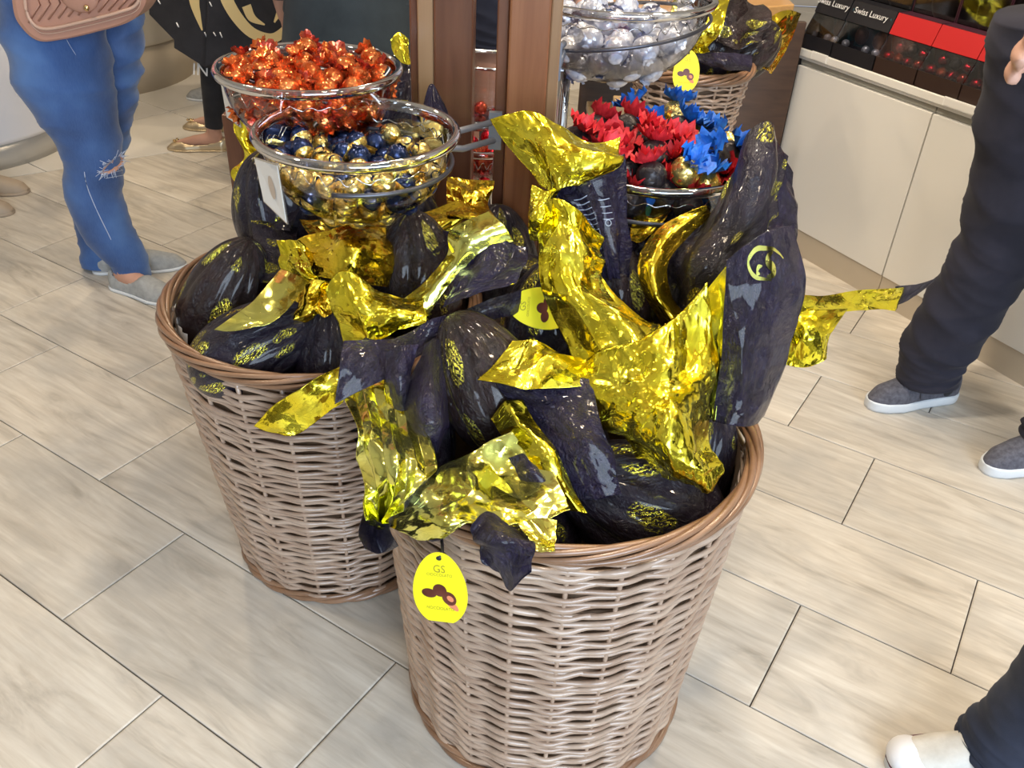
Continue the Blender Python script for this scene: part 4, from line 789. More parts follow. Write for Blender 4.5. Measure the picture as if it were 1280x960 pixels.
E21 = egg(935, 60, 2.68, .20, .17, (.8, 0, .6), 'brown', 'brown egg leaning out of the small back basket on the right', 21)
sheet(E20, [[(845, -10, 2.60), (880, -22, 2.58), (915, -12, 2.60)], [(846, 25, 2.52), (872, 20, 2.48), (905, 18, 2.50)], [(842, 50, 2.50), (870, 50, 2.46), (888, 55, 2.47)], [(848, 66, 2.50), (872, 68, 2.46), (890, 66, 2.47)]], 'gold', 'darkp', .020, seed=101, k=28)
sheet(E20, [[(828, 40, 2.54), (842, 45, 2.52), (862, 52, 2.49)], [(826, 62, 2.52), (842, 66, 2.48), (860, 68, 2.47)], [(828, 76, 2.50), (842, 80, 2.47), (858, 82, 2.46)]], 'dark', 'gold', .016, seed=102, k=20)
sheet(E20, [[(868, 68, 2.47), (900, 66, 2.45), (940, 68, 2.48)], [(872, 78, 2.46), (905, 78, 2.43), (940, 82, 2.46)], [(880, 84, 2.46), (908, 86, 2.44), (938, 90, 2.47)]], 'darkp', 'gold', .012, seed=103, k=16)
sheet(E21, [[(910, 0, 2.62), (930, -6, 2.64), (955, 4, 2.70)], [(896, 30, 2.56), (925, 28, 2.54), (965, 30, 2.60)], [(892, 50, 2.54), (920, 62, 2.50), (955, 52, 2.58)]], 'brown', 'gold', .020, seed=104, k=22)
sheet(E21, [[(955, 28, 2.72), (975, 15, 2.78), (998, 18, 2.86)], [(950, 55, 2.66), (968, 55, 2.70), (990, 50, 2.78)], [(945, 84, 2.62), (958, 90, 2.64), (965, 92, 2.68)]], 'goldo', 'darkp', .012, seed=105, k=16)
# ================================================================ white cabinet with boxes
CO = np.array([.992, 3.041]); CD = np.array([.49676, -.86789]); CI = np.array([.86789, .49676])   # front line, along, inward
def cw(s, dep, z): q = CO+CD*s+CI*dep; return (q[0], q[1], z)
CM = Matrix(((CD[0], CI[0], 0), (CD[1], CI[1], 0), (0, 0, 1)))
def cbx(mb, s0, s1, d0, d1, z0, z1, mi=0): return mb.box(cw((s0+s1)/2, (d0+d1)/2, (z0+z1)/2), ((s1-s0)/2, (d1-d0)/2, (z1-z0)/2), M=CM, mi=mi)
cabs = [(-.128, .4405, 'tall white lacquered cabinet unit at the back, left of the door seam'), (.4435, 1.012, 'white lacquered cabinet unit behind the person in dark trousers'), (1.015, 1.584, 'white lacquered cabinet unit at the right, partly out of view')]
for s0, s1, lb in cabs:
    e = empty('cabinet', cw(s0, 0, 0), label=lb, category='cabinet')
    def part(nm, mt, *a, b=0): 
        o = cbx(MB(), *a).build(nm, M[mt], None, False); o.parent = e; o.location = -Vector(e.location); return bev(o, b) if b else o
    part('carcass', 'white', s0, s1, .020, .50, .09, .660); part('door', 'white', s0+.001, s1-.001, 0, .018, .092, .634, b=.0015)
    part('plinth', 'plinth', s0, s1, .004, .05, 0, .090); part('handle_channel', 'shadowgap', s0, s1, .012, .019, .636, .664)
e = empty('counter_top', cw(-.138, 0, .665), label='white counter top running along the cabinets, carrying the boxed sweets', category='counter')
o = cbx(MB(), -.138, 1.6, -.004, .50, .664, .690).build('slab', M['white'], None, False); o.parent = e; o.location = -Vector(e.location); bev(o, .003)
o = cbx(MB(), -.138, 1.6, .004, .012, .655, .664).build('front_rail', M['wedge'], None, False); o.parent = e; o.location = -Vector(e.location)
e = empty('end_panel', cw(-.15, 0, 0), label='narrow black edged panel at the left end of the white cabinet', category='panel')
o = cbx(MB(), -.150, -.131, -.004, .30, 0, .655).build('panel_board', M['blackedge'], None, False); o.parent = e; o.location = -Vector(e.location)
o = cbx(MB(), -.153, -.131, -.012, -.004, .50, .53).build('hinge_plate', M['white'], None, False); o.parent = e; o.location = -Vector(e.location)
for s0, s1, lb in ((-.07, .0, 'small cream price holder on the counter edge below the teal boxes'), (.47, .60, 'white price holder on the counter edge beside the dark trousers')):
    e = empty('price_holder', cw(s0, 0, .665), label=lb, category='label')
    for nm, mt, a in (('holder', 'wedge', (s0, s1, -.009, -.0045, .668, .694)), ('paper', 'card', (s0+.004, s1-.004, -.0105, -.0095, .671, .691))):
        o = cbx(MB(), *a).build(nm, M[mt], None, False); o.parent = e; o.location = -Vector(e.location)
tealm = mat('teal_card', (.006, .11, .15), .3); tealb = mat('bright_teal_print', (.05, .45, .52), .4); bkc = mat('black_card', (.012, .012, .016), .35); brc = mat('dark_brown_card', (.035, .018, .014), .4); redc = mat('red_card', (.46, .007, .010), .45); plumc = mat('plum_card', (.045, .010, .022), .4)
smokec = clear('box_window', (.80, .80, .82), 1.45, .05, .03)
redball = [mesh('sweet', *ball(.017, 301, 14, 10, .14), [F['redball']]), mesh('sweet', *ball(.017, 302, 14, 10, .14), [F['deep']])]
silball = [mesh('sweet', *ball(.013, 303, 14, 10, .14), [F['silver']])]
egl = mesh('chocolate_egg', *(lambda q: (q[0]*np.array([1, 1, 1.35]), q[1]))(ball(.05, 310, 24, 18, .03)), [mat('milk_chocolate_foil', (.10, .05, .035), .3, .3)])
def boxx(s0, s1, d0, zb, kind, lb):
    e = empty('sweet_box', cw(s0, d0, zb), label=lb, category='box'); dd = .10; dark = kind != 'teal'
    def put(nm, mb, mt, sm=False): o = mb.build(nm, mt, None, sm); o.parent = e; o.location = -Vector(e.location); return o
    tray = MB(); t = .002; cbx(tray, s0, s1, d0, d0+t, zb, zb+.046); cbx(tray, s0, s1, d0+dd-t, d0+dd, zb, zb+.17); cbx(tray, s0, s0+t, d0, d0+dd, zb, zb+.046); cbx(tray, s1-t, s1, d0, d0+dd, zb, zb+.046); cbx(tray, s0, s1, d0, d0+dd, zb, zb+t)
    put('tray', tray, brc if dark else bkc)
    if not dark: put('backing_card', cbx(MB(), s0+t, s1-t, d0+dd-.008, d0+dd-.003, zb+.03, zb+.168), tealm)
    side = MB()   # sloping cheeks
    for s in (s0, s1-t):
        v = [cw(s+k, d, z) for k in (0, t) for d, z in ((d0+.07, zb+.046), (d0+dd, zb+.046), (d0+dd, zb+.17), (d0+.055, zb+.17), (d0+.045, zb+.115))]
        side.add(v, [(0, 1, 2, 3, 4), (9, 8, 7, 6, 5)]+[(i, (i+1) % 5, (i+1) % 5+5, i+5) for i in range(5)])
    put('cheek', side, plumc if dark else tealm)
    wv = [cw(s0, d0+.001, zb+.046), cw(s1, d0+.001, zb+.046), cw(s1, d0+.035, zb+.112), cw(s0, d0+.035, zb+.112)]
    w2 = [cw(s0, d0+.003, zb+.046), cw(s1, d0+.003, zb+.046), cw(s1, d0+.037, zb+.112), cw(s0, d0+.037, zb+.112)]
    put('window', MB().add(wv+w2, [(0, 1, 2, 3), (7, 6, 5, 4), (0, 4, 5, 1), (1, 5, 6, 2), (2, 6, 7, 3), (3, 7, 4, 0)]), smokec)
    hv = [cw(s0, d0+.030, zb+.112), cw(s1, d0+.030, zb+.112), cw(s1, d0+.050, zb+.172), cw(s0, d0+.050, zb+.172)]; h2 = [cw(s0, d0+.034, zb+.112), cw(s1, d0+.034, zb+.112), cw(s1, d0+.054, zb+.172), cw(s0, d0+.054, zb+.172)]
    hdr = put('header', MB().add(hv+h2, [(0, 1, 2, 3), (7, 6, 5, 4), (0, 4, 5, 1), (1, 5, 6, 2), (2, 6, 7, 3), (3, 7, 4, 0)]), redc if dark else bkc)
    put('lid', cbx(MB(), s0, s1, d0+.05, d0+dd, zb+.170, zb+.173), bkc if not dark else plumc)
    if not dark:
        cx_, cy_, cz_ = cw((s0+s1)/2, d0+.0385, zb+.148)
        nv = Vector((-CI[0], -CI[1], .33)).normalized(); ax = Vector((CD[0], CD[1], 0)); up = nv.cross(ax); m3 = Matrix((ax, up, nv)).transposed().to_4x4(); m3.translation = Vector((cx_, cy_, cz_))+nv*.0015
        o = link('lettering', text_mesh('Swiss Luxury', .026), hdr); o.matrix_local = m3; o.data.materials.append(F['white'])
        for sg, sc in ((-1, s0), (1, s1)):
            b = MB()
            P = [cw(sc-sg*.030, d0+.040-.001, zb+.112), cw(sc-sg*.012, d0+.0445-.001, zb+.150), cw(sc-sg*.004, d0+.0385-.0045, zb+.112)]
            b.tube(P, .0016, 5, flat=.6); put('chevron_print', b, tealb)
    for k in range(4):
        s = s0+(s1-s0)*(k+.6)/4.2
        mm = redball[k % 2] if dark else silball[0]
        if dark or k in (0, 2, 3):
            o = link('boxed_sweet', mm, None, cw(s, d0+.028, zb+.050 if dark else zb+.046), (k, k*2, k*3))
            tag(o, 'red foil sweet behind the window of a brown box on the counter' if dark else 'silver foil sweet behind the window of a teal box on the counter', 'sweet', 'red sweets in the brown boxes' if dark else 'silver sweets in the teal boxes')
    if not dark:
        for k in range(2):
            o = link('boxed_egg', egl, None, cw(s0+(s1-s0)*(.3+.42*k), d0+.062, zb+.075)); o.scale = (.42, .42, .42); tag(o, 'dark little egg standing inside a teal box on the counter', 'egg', 'little eggs in the teal boxes')
    else:
        for k in range(3):
            o = link('boxed_sweet', [redball[0], mesh('sweet', *ball(.018, 320+k, 14, 10, .14), [F['dkball']])][k % 2], None, cw(s0+(s1-s0)*(k+.8)/3.6, d0+.058, zb+.078), (k, 1, k)); tag(o, 'foil sweet in the upper row inside a brown box', 'sweet', 'upper row sweets in the brown boxes')
Bs = [(-.135, .0, 'teal'), (.004, .182, 'teal'), (.186, .346, 'brown'), (.349, .505, 'brown'), (.508, .665, 'brown'), (.668, .82, 'brown'), (.823, .98, 'brown')]
lbs = ['black and teal windowed box with white script at the left end of the counter', 'black and teal windowed box with white script, second from the counter end', 'brown windowed box with a red header right beside the teal boxes', 'brown windowed box with a red header, second of the red ones', 'brown windowed box with a red header just left of the dark trousers', 'brown windowed box with a red header hidden behind the dark trousers', 'brown windowed box with a red header at the far right of the counter']
for (s0, s1, kd), lb in zip(Bs, lbs): boxx(s0, s1, .0, .691, kd, lb)
rear = ['tall dark windowed egg box standing behind the leftmost teal box', 'tall dark windowed egg box standing behind the second teal box', 'tall plum egg box with a clear window behind the first red header', 'tall plum egg box with a clear window behind the second red header', 'tall plum egg box with a clear window behind the third red header', 'tall plum egg box at the right, behind the dark trousers', 'tall plum egg box furthest to the right on the counter']
for i, ((s0, s1, kd), lb) in enumerate(zip(Bs, rear)):
    e = empty('egg_box', cw(s0, .105, .691), label=lb, category='box')
    def put(nm, mb, mt): o = mb.build(nm, mt, None, False); o.parent = e; o.location = -Vector(e.location); return o
    t = .003; z0, z1 = .691, 1.02; c = MB()
    cbx(c, s0, s1, .105, .225, z0, z0+t); cbx(c, s0, s1, .222, .225, z0, z1); cbx(c, s0, s0+t, .105, .225, z0, z1); cbx(c, s1-t, s1, .105, .225, z0, z1); cbx(c, s0, s1, .105, .225, z1, z1+t); cbx(c, s0, s1, .105, .108, z0, z0+.15)
    put('carton', c, plumc if kd != 'teal' else bkc); put('window', cbx(MB(), s0+t, s1-t, .106, .108, z0+.15, z1), smokec)
    put('plinth_insert', cbx(MB(), s0+t, s1-t, .11, .22, z0+.12, z0+.15), plumc if kd != 'teal' else tealm)
    o = link('boxed_egg', egl, None, cw((s0+s1)/2, .165, z0+.22)); o.scale = (1.05, 1.05, 1.05); tag(o, 'large brown chocolate egg behind the window of a tall box on the counter', 'egg', 'large eggs in the tall counter boxes')
# ================================================================ round counters at the left
e = empty('round_counter', (-2.47, 3.72, 0), label='glossy white round counter at the left edge behind the jeans', category='counter')
MB().lathe([(.0, 0), (.47, 0), (.47, .10), (.0, .10)], 96).build('plinth', M['plinthg'], e); MB().lathe([(.0, .10), (.478, .10), (.485, .12), (.50, .9), (.48, .92), (0, .92)], 96).build('counter_body', M['wcounter'], e)
pl_ = PY(8, 94, 2.98); ee = MB().box((.497*math.cos(-.75), .497*math.sin(-.75), .52), (.05, .006, .03), rz=.85).build('price_plate', M['cream'], e, False)
e = empty('round_counter', (-2.42, 4.86, 0), label='beige round counter further back, between the jeans and the black carrier bags', category='counter')
MB().lathe([(.0, 0), (.59, 0), (.59, .22), (.0, .22)], 96).build('plinth', M['plinth'], e); MB().lathe([(.0, .22), (.598, .22), (.605, .24), (.615, .9), (.60, .92), (0, .92)], 96).build('counter_body', M['cream'], e)
# ================================================================ people
def limb(mb, P, R, n=22, nr=40, wr=0., seed=0, sq=1., mi=0, wf=9):
    P = catmull(np.array(P, float), nr); R = catmull(np.array(R, float)[:, None], nr)[:, 0]
    T = np.gradient(P, axis=0); T /= np.linalg.norm(T, axis=1)[:, None]; ref = np.array([1., .2, 0]) ; U = ref-T*(T@ref)[:, None]
    b = np.linalg.norm(U, axis=1) < .2; U[b] = np.array([0, 1., .1]); U /= np.linalg.norm(U, axis=1)[:, None]; V = np.cross(T, U)
    a = np.arange(n)*2*PI/n; s = np.linspace(0, 1, nr)[:, None]; rnd = np.random.default_rng(seed); w = np.zeros((nr, n))
    if wr:
        for _ in range(9):
            k = rnd.integers(1, 4); f_ = rnd.uniform(.5, 1)*wf*6.28; p1 = rnd.random()*6.28
            w += (1-np.abs(np.sin(.5*(f_*s+k*np.sin(a+p1)*1.5+p1)))**.7)*np.clip(np.cos(a+rnd.random()*6.28), 0, 1)*rnd.uniform(.4, 1)
        w *= wr*1.25
    rr = R[:, None]*(1+w)
    v = P[:, None]+rr[..., None]*(np.cos(a)[None, :, None]*U[:, None]*sq+np.sin(a)[None, :, None]*V[:, None]); v = v.reshape(-1, 3)
    f = [(i*n+k, i*n+(k+1) % n, (i+1)*n+(k+1) % n, (i+1)*n+k) for i in range(nr-1) for k in range(n)]+[tuple(range(n))[::-1], tuple((nr-1)*n+k for k in range(n))]
    return mb.add(v, f, mi)
def hand(mb, wrist, fdir, pn, curl=.5, sc=1.):
    """palm, four unequal fingers and a thumb; pn = palm normal, fdir = finger direction"""
    w = np.array(wrist, float); f_ = np.array(fdir, float); f_ /= np.linalg.norm(f_); n_ = np.array(pn, float); n_ -= f_*(n_@f_); n_ /= np.linalg.norm(n_); sd = np.cross(n_, f_)
    for k in (-1, -.3, .3, 1): limb(mb, [w, w+f_*.045*sc+sd*.020*k*sc, w+f_*.09*sc+sd*.030*k*sc], [.020*sc, .014*sc, .012*sc], 10, 8)
    for k, L in ((-1, .062), (-.33, .074), (.33, .080), (1, .072)):
        b = w+f_*.088*sc+sd*.029*k*sc; P = [b]; a = 0; q = b
        for j, sl in enumerate((.45, .31, .24)):
            a += curl*(.9 if j == 0 else 1.1); q = q+(f_*math.cos(a)+n_*math.sin(a))*L*sl*sc; P.append(q)
        limb(mb, P, [.0098*sc, .0092*sc, .0085*sc, .0070*sc], 10, 12)
    b = w+f_*.025*sc+sd*.026*sc; limb(mb, [b, b+sd*.026*sc+f_*.025*sc+n_*.012*sc, b+sd*.034*sc+f_*.050*sc+n_*.026*sc, b+sd*.028*sc+f_*.072*sc+n_*.036*sc], [.015*sc, .012*sc, .0105*sc, .008*sc], 10, 12)
def foot(mb, heel, toe, z=.012, sc=1.):
    h = np.array(heel); t = np.array(toe); L = t-h
    pts = [(*(h+L*a), z+zz) for a, zz in ((.10, .026), (.25, .034), (.45, .028), (.65, .018), (.80, .012), (.90, .008))]
    limb(mb, pts, [.024, .030, .028, .024, .018, .010], 14, 24)
def head(mb, c, fd):
    c = np.array(c, float); f_ = np.array([*fd, 0.]); f_ /= np.linalg.norm(f_); s_ = np.array([-f_[1], f_[0], 0]); z_ = np.array([0, 0, 1.])
    q = Matrix((f_, s_, z_)).transposed()
    mb.ell(c, (.095, .075, .115), 24, 16, M=q); mb.ell(c+f_*.028-z_*.055, (.06, .052, .06), 18, 12, M=q)
    mb.ell(c+f_*.100-z_*.012, (.016, .011, .022), 10, 8, M=q)
    for k in (-1, 1): mb.ell(c+s_*.076*k-z_*.005, (.018, .008, .030), 10, 8, M=q)
    for k in (-1, 1): mb.ell(c+f_*.082+s_*.030*k+z_*.004, (.014, .014, .012), 10, 8, M=q)
    mb.ell(c+f_*.086-z_*.058, (.012, .024, .007), 10, 8, M=q)
def shoe(kind, heel, toe, e, W_=.088, nm='shoe', mt='greyshoe', smt='sole', slope=.0):
    h = np.array(heel, float); t = np.array(toe, float); L = np.linalg.norm(t-h); ax = (t-h)/L; sd = np.array([-ax[1], ax[0]]); ns, nc = 44, 26
    sole_h = {'flat': .010, 'ballet': .007, 'sneaker': .028, 'canvas': .028}[kind]
    s = np.linspace(0, 1, ns)
    half = W_/2*np.interp(s, [0, .03, .1, .25, .45, .68, .85, .94, .98, 1], [.25, .55, .74, .76, .80, 1., .86, .60, .38, .12])
    prof = {'flat': [(0, .05), (.04, .068), (.3, .058), (.45, .060), (.55, .068), (.7, .056), (.9, .040), (1, .014)],
            'ballet': [(0, .05), (.05, .058), (.3, .046), (.6, .038), (.72, .040), (.9, .030), (1, .010)],
            'sneaker': [(0, .070), (.04, .095), (.2, .095), (.4, .105), (.55, .092), (.7, .075), (.88, .062), (1, .028)],
            'canvas': [(0, .07), (.05, .095), (.3, .10), (.5, .088), (.7, .066), (.88, .054), (1, .030)]}[kind]
    top = np.interp(s, [p[0] for p in prof], [p[1] for p in prof])
    def pt(si, lat_, z): q = h+ax*si*L+sd*lat_; return (q[0], q[1], z)
    up = MB(); V = []; 
    for i in range(ns):
        for k in range(nc):
            a = PI*k/(nc-1); x = math.cos(a); y = math.sin(a)
            V.append(pt(s[i], half[i]*np.sign(x)*abs(x)**.75, sole_h*.6+(top[i]-sole_h*.6)*abs(y)**.8))
    fcs = []
    op = {'flat': (.07, .50), 'ballet': (.08, .74), 'sneaker': (.06, .36), 'canvas': (.06, .36)}[kind]
    for i in range(ns-1):
        for k in range(nc-1):
            sm = (s[i]+s[i+1])/2; kk = abs((k+.5)/(nc-1)-.5); wopen = .30*(1-((sm-(op[0]+op[1])/2)/((op[1]-op[0])/2))**2)**.5 if op[0] < sm < op[1] else 0
            if kk < wopen: continue
            fcs.append((i*nc+k, (i+1)*nc+k, (i+1)*nc+k+1, i*nc+k+1))
    up.add(V, fcs); o = up.build(nm, M[mt], None); o.parent = e; o.location = -Vector(e.location)
    sl = o.modifiers.new('thickness', 'SOLIDIFY'); sl.thickness = .003; sl.offset = 1
    so = MB(); rim = []
    for sg in (1, -1):
        for i in (range(ns) if sg > 0 else range(ns-1, -1, -1)): rim.append((s[i], sg*(half[i]+.004)))
    n = len(rim); rows = ((0, .96), (.25, 1.02), (.85, 1.02), (1.0, .98)); SV = []
    for zf, sc in rows:
        for si, la in rim: SV.append(pt(min(max((si-.5)*(1+.0*sc)+.5, 0), 1), la*sc, sole_h*zf+(.0 if kind != 'sneaker' else .006*math.sin(si*40)*(zf == .0))*0+.0005))
    SF = [tuple(range(n))[::-1], tuple(3*n+k for k in range(n))]+[(r*n+k, r*n+(k+1) % n, (r+1)*n+(k+1) % n, (r+1)*n+k) for r in range(3) for k in range(n)]
    so.add(SV, SF); o2 = so.build('sole', M[smt], None, True); o2.parent = o
    return dict(pt=pt, half=half, top=top, s=s, L=L, up=o)
def sub(up, nm, mb, mt): return mb.build(nm, M[mt], up, True)
def epart(e, nm, mb, mt, sm=True, vox=0, rs=4):
    o = mb.build(nm, mt if isinstance(mt, list) else M[mt], None, sm); o.parent = e; o.location = -Vector(e.location)
    if vox: remesh(o, vox, rs)
    return o
def person(base, fd, feet, label, legs=None, hips=None, h=1.64, trm='black', topm='black', hem=.09, lr=1., shoes='flat', shm='greyshoe', ssm='sole', wr=.05, seed=0, skirt=None, arms=None, vox=.010, short=None, thin=False):
    e = empty('person', (*base, 0), label=label, category='person'); fd = np.array(fd, float); fd /= np.linalg.norm(fd); sd = np.array([-fd[1], fd[0]])
    hz = .52*h; hips = np.array(hips if hips is not None else base, float); body = MB()
    for i, (hl, te) in enumerate(feet):
        hl, te = np.array(hl), np.array(te); (foot(body, hl, te) if shoes not in ('sneaker', 'canvas') else None); an = hl+(te-hl)*.2; sg = 1 if (an-hips)@sd > 0 else -1
        if legs and legs[i] is not None: Pp = [np.array(q[:3]) for q in legs[i]][::-1]; Rr = [q[3]*.72 for q in legs[i]][::-1]; Pp, Rr = Pp[2:], Rr[2:]; Pp = [np.array([*an, .05])]+Pp; Rr = [.032]+Rr; Rr = [min(x, .085) for x in Rr]
        else:
            hp = np.array([*(hips+sd*.085*sg), hz]); kn = np.array([*((an+hips+sd*.085*sg)/2+fd*.03), .47*h/1.7]); Pp = [np.array([*an, .05]), np.array([*an, .11]), np.array([*(an+(kn[:2]-an)*(.18/(kn[2]-.1))), .28]), kn, (kn+hp)/2, hp]; Rr = [.032, .033, .052, .055, .074, .085]
        limb(body, Pp, Rr)
        if trm:
            tr = MB()
            if legs and legs[i] is not None: limb(tr, [q[:3] for q in legs[i]], [q[3] for q in legs[i]], 44, 150, wr, seed+i, wf=14)
            else:
                z0 = hem; zs = [max(z0, .0), max(z0, 0)+.07, .30 if z0 < .25 else z0+.1, .47*h/1.7]
                at = lambda z: np.array([*(an+(kn[:2]-an)*min(1, max(0, (z-.1)/(kn[2]-.1)))), z])
                lo = [at(z) for z in zs if z <= kn[2]] if z0 < kn[2]-.1 else [kn*.55+hp*.45]
                PP = lo+([kn] if z0 < kn[2]-.1 else [])+[(kn+hp)/2+[0, 0, .06], hp+[0, 0, .04]]; PP = [p_ for p_, q_ in zip(PP, PP[1:]+[PP[-1]+1]) if np.linalg.norm(p_-q_) > 1e-4]
                RR = np.interp([p_[2] for p_ in PP], [0, .1, .3, .47, .66, .9], np.array([.066, .062, .066, .070, .092, .10])*lr if not thin else np.array([.038, .036, .054, .060, .080, .095])*lr)
                limb(tr, PP, RR, 40, 110, wr, seed+i)
            epart(e, 'trouser_leg', tr, trm, True)
        if shoes:
            sh = shoe(shoes, hl, te, e, mt=shm, smt=ssm)
            if shoes == 'canvas':
                b = MB(); 
                for zf, rr in ((.6, .0022),):
                    P_ = [sh['pt'](s_, l_*1.03, .019) for s_, l_ in [(x, np.interp(x, sh['s'], sh['half'])+.004) for x in np.linspace(.1, 1, 24)]+[(x, -np.interp(x, sh['s'], sh['half'])-.004) for x in np.linspace(1, .1, 24)]]
                    b.tube(P_, rr, 6)
                sub(sh['up'], 'sole_stripe', b, 'stripe')
                b = MB(); P_ = [sh['pt'](s_, l_, .0275) for s_, l_ in [(x, np.interp(x, sh['s'], sh['half'])+.0035) for x in np.linspace(.5, .985, 20)]+[(x, -np.interp(x, sh['s'], sh['half'])-.0035) for x in np.linspace(.985, .5, 20)]]
                b.tube(P_, .0024, 6); sub(sh['up'], 'foxing_stripe', b, 'stripe')
                q = Matrix.Rotation(math.atan2(te[1]-hl[1], te[0]-hl[0]), 3, 'Z'); c = hl+(te-hl)*.86
                b = MB().ell((c[0], c[1], .030), (.042, .042, .026), 24, 14, M=q); sub(sh['up'], 'toe_cap', b, 'toecap')
                for k in range(4): s_ = .45+.06*k; b = MB().tube([sh['pt'](s_, -.022, .064-.02*(k*.2)+.008), sh['pt'](s_+.01, 0, .078-.005*k), sh['pt'](s_, .022, .064-.004*k+.008)], .003, 6); sub(sh['up'], 'lace', b, 'sole')
            if shoes == 'sneaker':
                for s_ in (.50,): b = MB().tube([sh['pt'](s_+.01*abs(x), .045*x, .040+.046*(1-abs(x)**2.2)) for x in np.linspace(-1, 1, 11)], .0075, 8, flat=.4); sub(sh['up'], 'strap', b, 'knit')
                q = Matrix.Rotation(math.atan2(te[1]-hl[1], te[0]-hl[0]), 3, 'Z'); c = hl+(te-hl)*.36
                sub(sh['up'], 'sock_lining', MB().ell((c[0], c[1], .060), (.062, .026, .036), 20, 12, M=q), 'maroon')
            if shoes in ('sneaker', 'canvas'): sk = MB(); limb(sk, [[*an, .028], [*an, .055], [*an, .10], [*an, .17]], [.033, .038, .039, .042], 18, 12); epart(e, 'sock', sk, 'black')
            if shoes == 'ballet':
                b = MB(); rn = random.Random(seed+i)
                for _ in range(16): a = rn.uniform(0, 6.28); r1 = rn.uniform(0, .018); b.ell(Vector(sh['pt'](.84, r1*math.cos(a), .032+r1*.1))+Vector((r1*math.sin(a)*fd[0], r1*math.sin(a)*fd[1], rn.uniform(0, .008))), (.006, .006, .005), 8, 6)
                sub(sh['up'], 'jewelled_ornament', b, 'brass')
    hz3 = np.array([*hips, hz]); sh_z = .80*h
    limb(body, [hz3-[0, 0, .04], hz3+[0, 0, .06], [*hips, .63*h], [*hips, .72*h], [*hips, sh_z]], [.12, .125, .105, .12, .13], 24, 24, sq=1)
    limb(body, [[*hips, sh_z-.02], [*hips, .87*h]], [.06, .05], 14, 6); hd = [*(hips+fd*.02), .935*h]; head(body, hd, fd)
    arms = arms or [None, None]; sl_ = MB()
    for sg, am in zip((1, -1), arms):
        so = np.array([*(hips+sd*.17*sg), sh_z-.01])
        if am is None: el = so+[*(sd*.04*sg), -.27]; wr_ = el+[*(fd*.08), -.23]; hd_ = (fd[0]*.2, fd[1]*.2, -1); pn_ = (-sd[0]*sg, -sd[1]*sg, 0); cu = .35
        else: el, wr_, hd_, pn_, cu = am
        el = np.array(el, float); wr_ = np.array(wr_, float)
        limb(body, [[*hips, sh_z-.02], so, (so+el)/2, el, (el+wr_)/2, wr_], [.07, .052, .045, .038, .036, .025], 14, 30); hand(body, wr_, hd_, pn_, cu)
        limb(sl_, [[*hips, sh_z-.02], so, (so+el)/2, el, el*.3+wr_*.7], [.09, .068, .060, .052, .046], 18, 30, .04, seed+5)
    epart(e, 'body', body, 'skin', True, vox, 3)
    if trm:
        t2 = MB(); limb(t2, [hz3-[0, 0, .0], hz3+[0, 0, .04], hz3+[0, 0, .10], hz3+[0, 0, .16]], [.12, .155, .145, .135], 28, 20); epart(e, 'waist', t2, trm)
    limb(sl_, [hz3+[0, 0, .02], [*hips, .63*h], [*hips, .74*h], [*hips, sh_z+.02]], [.165, .135, .15, .09], 28, 30, .03, seed+7); epart(e, 'top', sl_, topm, True, .012, 3)
    hr = MB(); hr.ell(np.array(hd)-np.array([*fd*.022, -.022]), (.108, .094, .118), 24, 16, M=Matrix(((fd[0], sd[0], 0), (fd[1], sd[1], 0), (0, 0, 1)))); hr.ell(np.array(hd)-np.array([*fd*.06, .09]), (.06, .085, .12), 18, 12, M=Matrix(((fd[0], sd[0], 0), (fd[1], sd[1], 0), (0, 0, 1))))
    epart(e, 'hair', hr, 'black')
    if skirt:
        s_ = MB(); z0, r0 = skirt; limb(s_, [[*hips, z0], [*hips, z0+.12], [*hips, hz-.05], [*hips, hz+.15]], [r0, r0*.97, .19, .15], 40, 50, .05, seed+3, wf=1); epart(e, 'skirt', s_, topm)
    return e
def pl(*pts): return [(*PY(x, y, Y), r) for x, y, Y, r in pts]
# 1: jeans
near = pl((58, -40, 2.50, .128), (62, 8, 2.50, .128), (72, 60, 2.50, .128), (85, 110, 2.5, .121), (104, 155, 2.5, .096), (116, 200, 2.5, .078), (118, 245, 2.5, .078), (136, 290, 2.5, .071), (158, 320, 2.5, .058), (165, 338, 2.5, .052), (169, 356, 2.5, .050))
far = pl((112, -40, 2.68, .115), (122, 0, 2.68, .112), (126, 60, 2.68, .106), (127, 110, 2.68, .095), (124, 165, 2.68, .080), (118, 220, 2.66, .072), (118, 270, 2.65, .062), (122, 305, 2.62, .054), (124, 334, 2.60, .052))
P1 = person((-1.27, 2.57), (1, -.12), [((-1.305, 2.495), (-1.060, 2.395)), ((-1.405, 2.578), (-1.120, 2.655))], 'person in ripped blue jeans and grey slip-ons holding a tan pink handbag',
 legs=[near, far], hips=(PY(85, -60, 2.58)[0], 2.58), trm='denim', topm='pinkcloth', shoes='flat', wr=.075, seed=3, lr=1.1,
 arms=[(PY(190, -190, 2.66), PY(197, -62, 2.52), (-.35, -.2, -1), (-.9, -.6, 0), .7), (PY(60, -190, 2.40), PY(95, -95, 2.22), (.6, .1, .2), (0, .6, -.6), .6)])
def on_ray_surface(px, py, Pc, R): # point of a vertical-ish leg facing the camera at that pixel
    d = ray(px, py); d = d/np.linalg.norm(d); oc = CAM-np.array(Pc); oc2 = oc.copy(); dd = d.copy(); oc2[2] = 0; dd[2] = 0
    a = dd@dd; b = 2*oc2@dd; c = oc2@oc2-R*R; D = max(0, b*b-4*a*c); t = (-b-math.sqrt(D))/(2*a); return CAM+d*t
kc = PY(117, 205, 2.5)
hole = MB(); n = 22; ctr = [(125, 217), (131, 208), (140, 200), (150, 193), (155, 196), (153, 207), (145, 214), (134, 218)]
